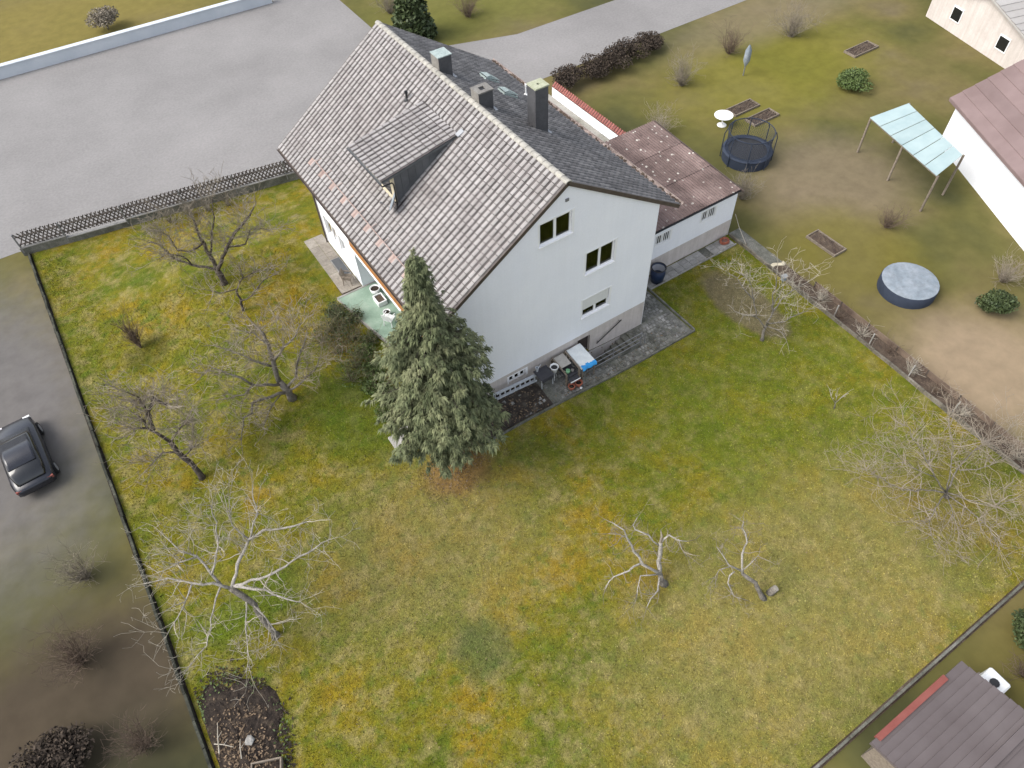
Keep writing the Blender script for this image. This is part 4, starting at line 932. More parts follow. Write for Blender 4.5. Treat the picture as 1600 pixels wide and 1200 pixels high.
# terrace things
def pot(x, y, r, h, mat, label, soil=True):
    t = thing('planter', (x, y, .775), label, 'planter')
    MB().lathe((x, y, .778), [(0, 0), (r * .75, 0), (r, h), (r * .86, h), (r * .8, h * .75), (0, h * .72)], 18).build('bowl', mat, t, smooth=True)
    MB().lathe((x, y, .778 + h * .8), [(0, .01), (r * .82, 0)], 14).build('soil', M['soil'], t)
pot(-10.5, 9.35, .28, .36, M['white_plastic'], 'round white planter with dark soil nearest the loggia corner')
pot(-10.75, 7.5, .2, .3, M['white_plastic'], 'small white planter under the balcony edge beside the chair')
t = thing('planter_box', (-10.6, 8.6, .775), 'white rectangular planter box on the green terrace', 'planter')
g = MB(); g.box(-10.85, -10.35, 8.25, 8.31, .78, 1.06); g.box(-10.85, -10.35, 8.89, 8.95, .78, 1.06); g.box(-10.85, -10.79, 8.311, 8.889, .78, 1.059); g.box(-10.41, -10.35, 8.311, 8.889, .78, 1.059); g.build('sides', M['white_plastic'], t)
MB().box(-10.78, -10.42, 8.315, 8.885, .785, 1.0).build('soil', M['soil_red'], t)
def chair(base, rz, mat, label, nm='garden_chair'):
    t = thing(nm, base, label, 'chair'); R = Matrix.Rotation(rz, 4, 'Z'); B = Vector(base)
    def W(q): return tuple(B + R @ Vector(q))
    def bb(a, b, c, d, e, f): 
        m = MB().box(a, b, c, d, e, f); m.v = [W(q) for q in m.v]; return m
    bb(-.24, .24, -.23, .23, .40, .44).build('seat', mat, t)
    for i in range(5): 
        m = MB().bar((-.2 + .1 * i, .22, .44), (-.2 + .1 * i, .32, .88), .06, .02, up=(0, 1, 0)); m.v = [W(q) for q in m.v]; m.build('back_slat', mat, t)
    for (x, y) in ((-.2, -.2), (.2, -.2), (-.2, .2), (.2, .2)):
        m = MB().tube([(x, y, .40), (x * 1.15, y * 1.15, .0)], .022, 6); m.v = [W(q) for q in m.v]; m.build('leg', mat, t)
    for s_ in (-1, 1):
        m = MB().bar((.24 * s_, -.22, .62), (.24 * s_, .26, .64), .05, .025); m.v = [W(q) for q in m.v]; m.build('armrest', mat, t)
chair((-10.9, 6.9, .777), 2.2, M['white_plastic'], 'white plastic garden chair on the terrace beneath the balcony')
chair((-11.35, 10.85, .80), .9, M['old_wood'], 'brown wooden chair on the slabs at the terrace corner')
# light shaft with dark cover on the slab path
ls = thing('light_shaft', (-11.1, 12.2, .8), 'dark glazed light shaft cover let into the path by the left wall', 'light shaft')
MB().box(-11.48, -10.92, 11.38, 13.05, .79, .86).build('frame', M['concrete'], ls); MB().box(-11.42, -10.96, 11.50, 12.98, .861, .875).build('cover', M['slate'], ls)
TREES = {
 'T1': ((-16.97, 14.61, 0.8), [
   (0.17,0.13,[(-16.96,14.73,0.7),(-16.97,14.81,1.4),(-17,14.91,1.8)]),
   (0.12,0.04,[(-17,14.91,1.8),(-17.01,15.04,3.4),(-17.01,15.02,4.3),(-16.97,14.98,5.2)]),
   (0.11,0.035,[(-16.99,14.85,1.7),(-16.18,14.3,3.2),(-15.51,13.91,4.2),(-14.79,13.65,4.8),(-14.21,13.34,5.6)]),
   (0.08,0.025,[(-17.02,14.86,1.8),(-17.99,15.59,2.1),(-18.63,16.12,2.5),(-18.92,16.7,3.2),(-19.24,16.89,3.4)]),
   (0.06,0.02,[(-17.03,15.32,3.3),(-17.81,15.1,3.3),(-18.26,15.46,3.4),(-18.35,15.88,4),(-18.62,15.98,4.4)]),
   (0.05,0.02,[(-16.13,14.33,3.2),(-15.22,13.9,3.3),(-14.72,13.85,4.1),(-14.03,13.06,4.3)]),
   (0.06,0.02,[(-17,15.06,2.6),(-16.52,14.85,3.8),(-16.06,14.57,5),(-15.74,14.61,6)]),
   (0.05,0.015,[(-17.99,15.59,2.1),(-18.21,15.78,2.7),(-18.82,15.93,3),(-19.3,15.91,3)]),
 ]),
 'T1b': ((-16.86, 12.07, 0.8), [
   (0.08,0.05,[(-16.85,12.18,0.7),(-16.75,12.17,1.6),(-16.71,12.19,2.3)]),
   (0.045,0.012,[(-16.72,12.15,2.2),(-16.21,11.95,3.1),(-16.09,12.18,3.8)]),
   (0.04,0.012,[(-16.76,12.06,1.6),(-16.22,11.65,2),(-15.4,11.16,3),(-14.81,10.78,3.4)]),
   (0.035,0.012,[(-16.71,12.19,2.3),(-17.47,12.32,2.4),(-18.18,12.74,2.7)]),
   (0.035,0.012,[(-16.42,12.03,2.8),(-15.67,11.69,3.3),(-14.84,10.98,3.6)]),
 ]),
 'T2': ((-16.93, 5.54, 0.4), [
   (0.2,0.15,[(-16.93,5.63,0.3),(-17.02,5.61,1.1),(-17.15,5.88,1.6)]),
   (0.13,0.05,[(-17.15,5.88,1.6),(-17.02,5.98,3),(-16.88,6.05,4.2),(-16.96,6.27,4.8)]),
   (0.08,0.025,[(-17.15,5.79,1.5),(-17.63,5.64,2),(-18.29,5.68,2.4),(-18.78,5.4,2.4),(-19.42,5.54,2.4)]),
   (0.07,0.02,[(-17.17,5.92,2.7),(-17.76,6.11,3.2),(-18.09,6.39,3.6),(-18.62,6.84,4)]),
   (0.06,0.018,[(-18.29,5.68,2.4),(-18.56,5.89,2.8),(-18.98,6.25,3.1),(-19.46,6.69,3.4),(-20.23,6.77,3)]),
   (0.08,0.02,[(-17.19,5.45,1.2),(-18.04,5.4,1.5),(-18.64,5.46,1.6),(-18.85,5.08,1.4),(-19.28,4.99,1.4),(-19.86,4.22,0.9)]),
   (0.07,0.02,[(-17.05,5.63,1.2),(-16.45,5.57,1.7),(-16.06,5.57,2.6),(-15.6,5.44,3.5),(-15.3,5.32,4.1)]),
   (0.06,0.018,[(-17,5.6,1),(-16.33,5.3,1.5),(-15.57,5.03,2.2),(-15.04,4.96,3)]),
   (0.07,0.02,[(-17.02,5.9,2.9),(-16.37,5.52,3.8),(-15.82,5.26,4.4),(-15.34,5.27,5)]),
   (0.04,0.015,[(-16.88,6.06,3.8),(-17.24,6.59,4.4),(-17.77,6.98,4.6)]),
   (0.04,0.015,[(-17.31,5.49,1.2),(-18.16,4.95,1.2),(-18.69,4.39,1)]),
 ]),
 'T3': ((-22.05, 4.0, 0.05), [
   (0.14,0.1,[(-22.06,4.08,-0.05),(-22.13,4.25,1.05),(-22.37,4.56,1.85),(-22.35,4.78,2.35)]),
   (0.09,0.04,[(-22.35,4.78,2.35),(-22.57,5.01,2.85),(-22.8,5.2,3.25),(-22.9,5.6,3.75)]),
   (0.05,0.018,[(-22.36,4.79,2.25),(-21.91,4.63,2.85),(-21.51,4.5,3.25),(-20.88,4.41,3.95)]),
   (0.05,0.018,[(-22.35,4.54,1.85),(-22.81,4.67,2.05),(-23.2,4.62,1.95),(-23.61,4.55,1.75)]),
   (0.08,0.05,[(-22.66,5.15,3.05),(-22.47,5.5,3.75),(-21.99,5.55,4.35),(-21.6,4.87,4.35)]),
   (0.05,0.015,[(-22.8,5.2,3.25),(-23.36,5.38,3.45),(-23.64,5.63,3.85)]),
   (0.045,0.015,[(-22.27,4.36,1.55),(-21.69,4.09,2.15),(-21.12,3.69,2.65)]),
   (0.045,0.015,[(-22.46,5.46,3.55),(-22.51,5.9,4.45),(-22.88,6.1,4.95)]),
 ]),
 'T4': ((-22.0, -4.6, 0.0), [
   (0.17,0.13,[(-22.01,-4.55,-0.1),(-22.02,-4.19,0.9),(-22.04,-3.8,1.7),(-22.44,-3.13,2.5)]),
   (0.09,0.03,[(-22.39,-3.14,2.5),(-21.58,-2.83,3.6),(-20.99,-2.79,4.2),(-20.4,-2.98,4.6),(-19.4,-3.61,4.8),(-18.96,-3.79,5)]),
   (0.055,0.015,[(-20.99,-2.79,4.2),(-20.35,-2.69,5.2),(-20.05,-2.17,6)]),
   (0.08,0.02,[(-22.27,-3.18,2.6),(-21.03,-3.78,3),(-20.06,-3.97,3.4),(-19.2,-4.09,3.7),(-18.56,-4.25,3.9)]),
   (0.07,0.018,[(-22.28,-3.2,2.6),(-21.42,-4.02,2.7),(-20.81,-4.76,2.6),(-20.48,-5.18,2.6)]),
   (0.09,0.02,[(-22.44,-3.13,2.5),(-22.81,-2.87,2.9),(-23.45,-2.51,3.1),(-24.13,-1.92,3.2),(-24.9,-1.6,3.2)]),
   (0.08,0.02,[(-22.66,-2.93,2.7),(-22.76,-2.59,3.1),(-22.9,-1.93,3.6),(-23.27,-1.66,4),(-23.5,-0.95,4.4)]),
   (0.06,0.015,[(-22.76,-2.59,3.1),(-22.04,-2.46,4.2),(-21.65,-2.07,5.2),(-21.48,-1.82,5.8)]),
   (0.05,0.012,[(-22.68,-2.98,2.7),(-23.26,-3.57,2.4),(-24.04,-4.34,1.8),(-24.9,-4.59,1.5)]),
   (0.045,0.012,[(-22.16,-3.59,2),(-22.62,-4.38,1.6),(-22.93,-5.13,1.2),(-23.27,-5.65,1)]),
   (0.045,0.012,[(-22.08,-3.73,1.8),(-21.94,-4.36,1.5),(-21.8,-4.91,1.2),(-21.93,-5.37,0.8)]),
   (0.05,0.012,[(-22.9,-1.93,3.6),(-23.58,-1.82,3.7),(-24.3,-1.72,3.6)]),
   (0.05,0.012,[(-20.99,-2.79,4.2),(-21.25,-2.25,4.8),(-20.89,-1.78,5.6)]),
   (0.05,0.012,[(-23.45,-2.51,3.1),(-24.1,-3.05,2.8),(-24.92,-3.43,2.4)]),
 ]),
 'T5': ((-8.27, -11.35, 0.0), [
   (0.16,0.14,[(-8.23,-11.33,-0.1),(-8.31,-11.1,0.5)]),
   (0.12,0.1,[(-8.29,-11.05,0.5),(-8.22,-10.74,1.4),(-8.15,-10.57,2.3)]),
   (0.06,0.02,[(-8.12,-10.58,2.25),(-7.88,-10.63,2.8),(-7.73,-10.99,2.8),(-7.52,-11.25,2.8)]),
   (0.1,0.03,[(-8.29,-11.08,0.5),(-8.58,-10.81,0.9),(-8.88,-10.5,1.2),(-8.98,-9.93,1.9),(-9.06,-9.47,2.6),(-9.33,-9.09,2.8)]),
   (0.06,0.025,[(-8.88,-10.5,1.2),(-9.49,-10.41,1.1),(-10.03,-10.3,1.1),(-10.54,-10.42,0.8)]),
   (0.05,0.018,[(-8.19,-10.58,2.1),(-8.44,-10.22,2.6),(-8.77,-9.74,2.7),(-8.73,-9.59,2.9),(-8.53,-9.54,3.1)]),
   (0.05,0.018,[(-8.33,-11.08,0.55),(-8.79,-10.93,0.8),(-9.09,-10.8,0.9),(-9.43,-11.13,0.7),(-9.69,-11.32,0.5)]),
   (0.05,0.02,[(-8.34,-11.11,0.45),(-8.82,-11.51,0.5),(-9.28,-11.61,0.4),(-9.56,-11.78,0.3)]),
   (0.035,0.015,[(-9.03,-9.68,2.2),(-9.32,-9.44,2.4),(-9.62,-9.26,2.5)]),
   (0.03,0.012,[(-7.73,-10.99,2.8),(-7.76,-11.25,2.6),(-7.74,-11.57,2.3)]),
 ]),
 'T6': ((-5.48, -14.01, 0.0), [
   (0.13,0.1,[(-5.43,-13.99,-0.1),(-5.63,-13.49,0.8),(-5.97,-13,1.2)]),
   (0.07,0.025,[(-5.97,-13,1.2),(-5.97,-12.81,1.5),(-5.79,-12.58,2),(-5.59,-12.43,2.6),(-5.66,-12.11,3.2),(-5.62,-12.01,3.5)]),
   (0.05,0.015,[(-5.98,-12.91,1.3),(-6.31,-12.58,1.5),(-6.34,-12.15,1.9),(-6.45,-11.87,2.1)]),
   (0.045,0.015,[(-6.2,-12.79,1.3),(-6.39,-12.74,1.2),(-6.53,-12.9,0.8),(-6.6,-13.33,0.5),(-6.15,-13.73,0.3)]),
   (0.035,0.012,[(-5.91,-12.95,1.4),(-5.51,-12.98,1.7),(-5.3,-12.95,2)]),
   (0.03,0.01,[(-6.31,-12.58,1.5),(-6.76,-12.43,1.5),(-7.03,-12.55,1.2)]),
 ]),
 'T7': ((4.2, -4.37, 0.0), [
   (0.11,0.08,[(4.28,-4.32,-0.1),(4.26,-4.28,0.6),(4.33,-4.25,1)]),
   (0.07,0.02,[(4.33,-4.25,1),(4.42,-4.25,1.9),(4.17,-4.11,2.9),(4.17,-4.06,3.9),(4.15,-3.91,4.6)]),
   (0.05,0.015,[(4.27,-4.3,0.8),(3.81,-3.89,1.6),(3.57,-3.6,2.7),(3.2,-3.24,4),(2.75,-2.75,4.4)]),
   (0.05,0.015,[(4.37,-4.25,1.8),(4.78,-4.32,2.5),(5.22,-4.47,3.3),(5.74,-4.67,3.5)]),
   (0.05,0.015,[(4.45,-4.23,1),(5,-4.69,1.2),(5.58,-4.99,1.7),(6.31,-5.23,2)]),
   (0.04,0.012,[(4.46,-4.14,2.1),(4.78,-4.12,3.4),(5.25,-4.3,4.1)]),
   (0.04,0.012,[(3.81,-3.89,1.6),(3.3,-3.6,1.8),(2.97,-3.67,1.7)]),
   (0.04,0.012,[(3.57,-3.6,2.7),(3.09,-2.64,3.6),(2.65,-2.05,4)]),
   (0.04,0.012,[(4.38,-4.28,0.9),(4.82,-5,0.8),(4.74,-5.39,0.5)]),
 ]),
 'T8': ((4.09, -15.14, 0.0), [
   (0.13,0.1,[(4.17,-15.13,-0.1),(3.95,-15.01,0.5)]),
   (0.08,0.02,[(3.95,-15.01,0.5),(4.3,-14.74,1.5),(5,-14.67,2.1),(5.63,-14.74,2.5),(6.76,-14.9,2.9)]),
   (0.07,0.015,[(3.93,-15,0.5),(3.47,-14.39,1.3),(3.22,-13.48,2.3),(3.09,-12.62,3),(2.78,-12,3.2)]),
   (0.07,0.015,[(3.86,-15.02,0.5),(2.99,-14.59,1),(1.9,-14.05,1.3),(1.08,-13.18,1.9),(0.63,-12.43,2.3)]),
   (0.06,0.015,[(3.81,-15.06,0.5),(2.74,-15.3,0.7),(1.88,-15.58,0.7),(1.61,-16.24,0.4)]),
   (0.06,0.015,[(3.92,-15.07,0.5),(3.88,-15.74,1),(4.29,-16.51,1.2),(5.31,-16.95,1.6)]),
   (0.06,0.015,[(3.87,-15.11,0.5),(3.75,-16.23,0.8),(3.73,-17.02,0.7),(3.55,-17.74,0.4)]),
   (0.06,0.015,[(3.87,-15.03,0.6),(3.78,-14.56,2),(3.83,-14.06,3.2),(3.73,-13.33,4.2)]),
   (0.05,0.012,[(3.83,-15.08,0.5),(3.08,-15.88,0.7),(2.6,-16.64,0.5)]),
   (0.05,0.012,[(3.47,-14.39,1.3),(2.69,-13.66,1.8),(2.1,-12.59,2.4)]),
   (0.05,0.012,[(4.4,-14.81,1.5),(4.92,-15.35,2),(6.35,-15.73,2.4)]),
 ]),
 'T9': ((3.84, -9.32, 0.0), [
   (0.03,0.02,[(3.92,-9.28,-0.1),(3.84,-9.23,0.4)]),
   (0.018,0.008,[(3.84,-9.23,0.4),(3.65,-9.01,0.9),(3.5,-8.83,1.3)]),
   (0.018,0.008,[(3.84,-9.23,0.4),(4.16,-9.27,0.8),(4.35,-9.32,1)]),
   (0.015,0.008,[(3.81,-9.21,0.5),(3.75,-9.09,1.2)]),
 ]),
}
M['twig_green'] = pm('greenish_twig', two((.12, .112, .065), (.26, .235, .15)), 2, rough=1)
M['twig_mid'] = pm('light_brown_twig', two((.20, .165, .125), (.36, .315, .255)), 2, rough=1)
M['hedge_brown'] = pm('brown_hedge', two((.035, .026, .02), (.085, .066, .05)), 2, rough=1, island=.4)
# ------------------------------------------------------------------ trees
def wob(v, a): return v + Vector((random.uniform(-a, a), random.uniform(-a, a), random.uniform(-a, a)))
def refine(pts, r0, r1, step=.3, jit=.05):
    out = []; n = len(pts) - 1
    for i in range(n):
        a, b = Vector(pts[i]), Vector(pts[i + 1]); k = max(1, int((b - a).length / step))
        for j in range(k): out.append((wob(a.lerp(b, j / k), jit if (i or j) else 0), r0 + (r1 - r0) * (i + j / k) / n))
    out.append((Vector(pts[-1]), r1)); return out
def shoot(mb, p, d, L, r, depth, o):
    """one crooked shoot with side shoots"""
    n = max(2, int(L / .22)); pts = [p]; rs = [r]; q = p.copy(); dd = d.normalized()
    for i in range(n):
        dd = (dd + Vector((random.gauss(0, o['crook']), random.gauss(0, o['crook']), random.gauss(0, o['crook']) + o['up'] * .12))).normalized()
        q = q + dd * (L / n); pts.append(q.copy()); rs.append(max(r * (1 - .75 * (i + 1) / n), o['rmin']))
        if depth > 0 and random.random() < o['dens']:
            for _ in range(1 if random.random() < .7 else 2):
                ax = Vector((random.gauss(0, 1), random.gauss(0, 1), random.gauss(0, 1) * .7 + o['up'] * .5)).normalized()
                nd = (dd * .55 + ax * .9).normalized()
                shoot(mb, q.copy(), nd, L * random.uniform(.35, .65), max(rs[-1] * .65, o['rmin']), depth - 1, o)
    mb.tube(pts, rs, 3 if r < .02 else 5, cap=False)
def bare_tree(name, key, label, bark, twig, cat='tree', spm=3.2, L=(.5, 1.3), depth=2, up=.5, crook=.22, dens=.55, rmin=.0085, group='bare trees in the garden', skip_first=1, thick=1.0):
    base, limbs = TREES[key]; t = thing(name, base, label, cat, group)
    tr = MB(); cr = MB(); o = dict(up=up, crook=crook, dens=dens, rmin=rmin)
    for li, (r0, r1, pts) in enumerate(limbs):
        rp = [(q, r * random.uniform(.85, 1.15)) for q, r in refine(pts, r0 * thick, r1 * thick)]
        if li == 0: rp[0] = (rp[0][0], r0 * 1.35)
        (tr if li < 1 else cr).tube([q for q, _ in rp], [r for _, r in rp], 7, m=0)
        if li < skip_first: continue
        tot = sum((rp[i + 1][0] - rp[i][0]).length for i in range(len(rp) - 1)); ns = int(tot * spm) + 2
        for s in range(ns):
            f = random.uniform(.18, 1.0) ** .8 * (len(rp) - 1); i = min(int(f), len(rp) - 2); q = rp[i][0].lerp(rp[i + 1][0], f - i); d = (rp[i + 1][0] - rp[i][0]).normalized()
            ax = Vector((random.gauss(0, 1), random.gauss(0, 1), random.gauss(0, .7) + up)).normalized(); b = len(cr.m)
            shoot(cr, q, (d * .5 + ax).normalized(), random.uniform(*L), random.uniform(.010, .02) * (1.2 if f / len(rp) < .6 else .8), depth, o)
            for k in range(b, len(cr.m)): cr.m[k] = 1
        b = len(cr.m)
        shoot(cr, rp[-1][0], (rp[-1][0] - rp[-2][0]).normalized(), L[1] * .7, max(r1 * thick * .9, .01), depth, o)
        for k in range(b, len(cr.m)): cr.m[k] = 1
    tr.build('trunk', M['bark_grey'] if bark is M['bark_pale'] else bark, t, smooth=True); cr.build('crown', [bark, twig], t, smooth=True); return t
bare_tree('fruit_tree', 'T1', 'dark forked fruit tree nearest the lattice fence', M['bark'], M['twig'], spm=6.5, L=(.6, 1.7))
bare_tree('fruit_tree', 'T1b', 'slim young fruit tree between the two big fruit trees', M['bark'], M['twig'], spm=7, L=(.4, 1.2))
bare_tree('fruit_tree', 'T2', 'wide fruit tree with crooked radiating limbs in front of the terrace', M['bark_grey'], M['twig_mid'], spm=8, L=(.5, 1.5))
bare_tree('fruit_tree', 'T3', 'leaning dark-trunked fruit tree close to the left boundary', M['bark'], M['twig_mid'], spm=14, L=(.6, 1.5))
bare_tree('walnut_tree', 'T4', 'pale-branched spreading tree beside the soil heap', M['bark_pale'], M['twig_pale'], spm=5.0, L=(.6, 1.4), dens=.55, rmin=.006, thick=.75)
bare_tree('pollarded_tree', 'T5', 'small heavily pruned tree with a thick cut stub on the open lawn', M['bark_pale'], M['twig'], spm=4, L=(.25, .9), depth=2, up=.1, rmin=.0055, thick=.75)
bare_tree('pollarded_tree', 'T6', 'small leaning pruned tree right of the pollarded stub tree', M['bark_pale'], M['twig'], spm=5, L=(.25, .8), depth=2, up=.1, rmin=.0055, thick=.75)
bare_tree('fruit_tree', 'T7', 'slender pale fruit tree growing in the brown bed near the garage', M['bark_grey'], M['twig_pale'], spm=3.6, L=(.5, 1.3), rmin=.0055, thick=.75)
bare_tree('fruit_tree', 'T8', 'low tangled pale tree at the right boundary kerb', M['bark_grey'], M['twig_mid'], spm=6.5, L=(.6, 1.7), up=.25, dens=.52, rmin=.006, thick=.5)
bare_tree('sapling', 'T9', 'tiny bare sapling alone on the right-hand lawn', M['bark_pale'], M['twig_pale'], spm=3, L=(.15, .35), depth=0, skip_first=1, group='bare trees in the garden')
sp = thing('tree_stump', (-5.0, -13.95, 0), 'short sawn log stump at the foot of the leaning pruned tree', 'stump')
MB().tube([(-5.1, -13.95, -.05), (-5.0, -13.98, .22), (-4.92, -14.0, .36)], [.15, .14, .13], 12).build('log', M['bark_grey'], sp, smooth=True); MB().tube([(-4.92, -14.0, .361), (-4.915, -14.002, .37)], .12, 12).build('cut_face', M['twig_pale'], sp)

def twig_shrub(name, base, label, h, spread, n, twig, cat='shrub', lean=(0, 0), leaf=None, nleaf=0, group=None, depth=1, r=.012, up=.6, dens=.45, leafs=.05):
    z = T(base[0], base[1]); B = Vector((base[0], base[1], z)); t = thing(name, tuple(B), label, cat, group); g = MB(); o = dict(up=up, crook=.13, dens=dens, rmin=.005)
    tips = []
    for i in range(n):
        a = random.random() * 6.28; s = random.uniform(0, 1) ** .7; d = Vector((math.cos(a) * spread * s + lean[0], math.sin(a) * spread * s + lean[1], h * random.uniform(.7, 1.1)))
        p0 = B + Vector((math.cos(a) * .12 * s * spread, math.sin(a) * .12 * s * spread, -.03)); shoot(g, p0, d, d.length * random.uniform(.75, 1.05), r, depth, o)
    g.build('twigs', twig, t, smooth=True)
    if leaf:
        k = MB()
        for i in range(nleaf):
            a = random.random() * 6.28; rr = random.random() ** .5; zz = random.random() ** .8; p = B + Vector((math.cos(a) * spread * rr * (.55 + .5 * zz) + lean[0] * zz, math.sin(a) * spread * rr * (.55 + .5 * zz) + lean[1] * zz, h * zz * (1 - .45 * rr)))
            s = random.uniform(.6, 1.3) * leafs; d1 = Vector((random.gauss(0, 1), random.gauss(0, 1), random.gauss(0, .6))).normalized() * s; d2 = d1.cross(Vector((random.gauss(0, 1), random.gauss(0, 1), random.gauss(0, 1)))).normalized() * s * .6
            k.add([p - d1, p + d2, p + d1, p - d2], [(0, 1, 2, 3)])
        k.build('leaves', leaf, t)
    return t
twig_shrub('upright_shrub', (-22.15, 13.55), 'dark upright bare shrub alone on the left lawn', 1.9, .32, 60, M['twig_red'], lean=(-.05, .1), r=.02, up=1.2, dens=.3)
S2 = M['leaf']; S3 = M['leaf_dark']
for x, y, h, s, n, lf_, nl, lb_ in ((-12.9, 9.2, .55, .55, 26, S3, 420, 'low dark green shrub at the corner of the terrace'), (-13.3, 8.1, .9, .8, 44, S3, 260, 'brown twiggy shrub below the terrace corner'),
        (-12.9, 7.2, .7, .6, 40, None, 0, 'reddish bare shrub midway along the terrace edge'), (-13.9, 6.9, 1.1, .9, 40, None, 0, 'tall bare shrub spreading into the lawn from the terrace bank'),
        (-12.8, 6.1, .5, .5, 26, S2, 320, 'pale green clump at the terrace edge near the spruce'), (-13.5, 5.6, 1.0, .8, 44, S2, 120, 'tangled bare shrub in the middle of the terrace bank'),
        (-12.9, 4.9, .55, .6, 20, S2, 600, 'bright green leafy shrub beside the spruce crown'), (-13.4, 4.0, .6, .6, 26, S2, 420, 'leafy shrub on the bank above the garden steps'),
        (-13.0, 3.0, .7, .7, 30, S3, 600, 'dark evergreen shrub half hidden by the spruce'), (-13.6, 2.3, .5, .5, 24, S2, 300, 'small leafy shrub just behind the garden steps'), (-12.7, 1.7, .6, .6, 20, S3, 480, 'dense dark shrub between steps and terrace'),
        (-12.3, 8.3, .6, .5, 36, S3, 200, 'dark twiggy shrub touching the terrace edging'), (-12.2, 6.6, .6, .5, 36, S3, 150, 'brownish shrub under the terrace edging, nearer the spruce'), (-14.3, 8.0, 1.2, 1.0, 46, None, 0, 'leggy bare shrub farthest out on the lawn beside the bank'), (-14.1, 5.0, .8, .7, 34, None, 0, 'low bare shrub at the foot of the bank')):
    twig_shrub('terrace_shrub', (x, y), lb_, h * 1.15, s * 1.15, int(n * 1.2), M['twig_green'], leaf=lf_ or M['leaf'], nleaf=int(nl * 1.5) + 140, group='shrubs along the terrace bank', depth=1, leafs=.055)
bk = MB()
for _ in range(1200):
    x = random.uniform(-14.0, -12.4); y = random.uniform(1.2, 9.6); z = T(x, y) + random.uniform(.01, .06); a = random.random() * 6.28; s = random.uniform(.02, .07)
    if x < -13.4 - .5 * math.sin(y): continue
    bk.add([(x - s * math.cos(a), y - s * math.sin(a), z), (x + s * .5 * math.sin(a), y - s * .5 * math.cos(a), z + .02), (x + s * math.cos(a), y + s * math.sin(a), z + .03), (x - s * .5 * math.sin(a), y + s * .5 * math.cos(a), z)], [(0, 1, 2, 3)])
tag(bk.build('bank_leaf_litter', M['litter']), 'brown leaf litter under the shrubs of the terrace bank', 'leaf litter', kind='stuff')
# hedge twigs beside the fence and along the right boundary
for i, (x, y) in enumerate(((-17.8, 22.9), (-16.6, 22.8), (-15.5, 22.6), (-14.3, 22.4))):
    twig_shrub('hedge_bush', (x, y), ('leftmost', 'second', 'third', 'rightmost')[i] + ' bare bush in the row in front of the lattice fence', 1.1, .6, 34, M['twig'], group='bare bushes in front of the lattice fence', depth=1)
y = -2.6; i = 0
ords = ['first', 'second', 'third', 'fourth', 'fifth', 'sixth', 'seventh', 'eighth', 'ninth', 'tenth', 'eleventh', 'twelfth']
while y > -18.5:
    twig_shrub('hedge_bush', (rx(y) + .5 + random.uniform(-.15, .15), y), ords[i] + ' bare hedge bush from the garage along the right boundary strip', random.uniform(.4, .75), .62, 40, M['twig_red'] if i % 2 == 0 else M['twig_pale'], group='bare hedge along the right boundary', depth=1, up=.3)
    y -= 1.45; i += 1
for i, y in enumerate((-5.3, -7.6, -10.0, -12.5)):
    t = thing('fence_post', (rx(y) + .12, y, 0), ('topmost', 'second', 'third', 'lowest')[i] + ' thin grey post standing along the right boundary kerb', 'post', 'posts along the right boundary')
    MB().box(rx(y) + .10, rx(y) + .15, y - .025, y + .025, -.1, .85).build('shaft', M['concrete'], t); MB().box(rx(y) + .095, rx(y) + .155, y - .03, y + .03, .851, .87).build('cap', M['concrete'], t)
pf = thing('plank_edging', (rx(-9) + .98, -9, 0), 'low dark brown plank fence on the outer side of the right boundary', 'fence')
for k in range(9):
    a = -3.2 - k * 1.8; MB().bar((rx(a) + .98, a, .16), (rx(a - 1.77) + .98, a - 1.77, .16), .03, .36).build('plank', M['twig_red'], pf); MB().box(rx(a) + .93, rx(a) + .96, a - .03, a + .03, -.05, .38).build('post', M['bark'], pf)

# the spruce-like conifer in front of the gable
CB = Vector((-12.32, -1.6, 0)); con = thing('conifer', tuple(CB), 'tall grey-green drooping conifer in front of the white gable', 'tree'); CH = 12.5
MB().tube([CB + Vector((0, 0, -.1)), CB + Vector((0, 0, .15)), CB + Vector((0, 0, 2)), CB + Vector((.05, .05, 7)), CB + Vector((0, .1, CH - .3))], [.36, .27, .21, .13, .02], 10).build('trunk', M['bark'], con, smooth=True)
MB().tube([CB + Vector((.02, -.25, -.03)), CB + Vector((.02, -.27, .22))], [.24, .2], 12).tube([CB + Vector((.02, -.27, .221)), CB + Vector((.02, -.271, .23))], .18, 12).build('root_flare', M['bark'], con)
prof = [(1.7, .7), (2.3, 1.25), (3.2, 1.75), (4.2, 2.0), (5.3, 1.95), (6.8, 1.65), (8.2, 1.42), (9.0, 1.0), (9.8, .58), (10.8, .34), (11.8, .16), (12.5, .04)]
def crad(z):
    for (z0, r0), (z1, r1) in zip(prof[:-1], prof[1:]):
        if z0 <= z <= z1: return r0 + (r1 - r0) * (z - z0) / (z1 - z0)
    return .3
fol = MB(); brm = MB()
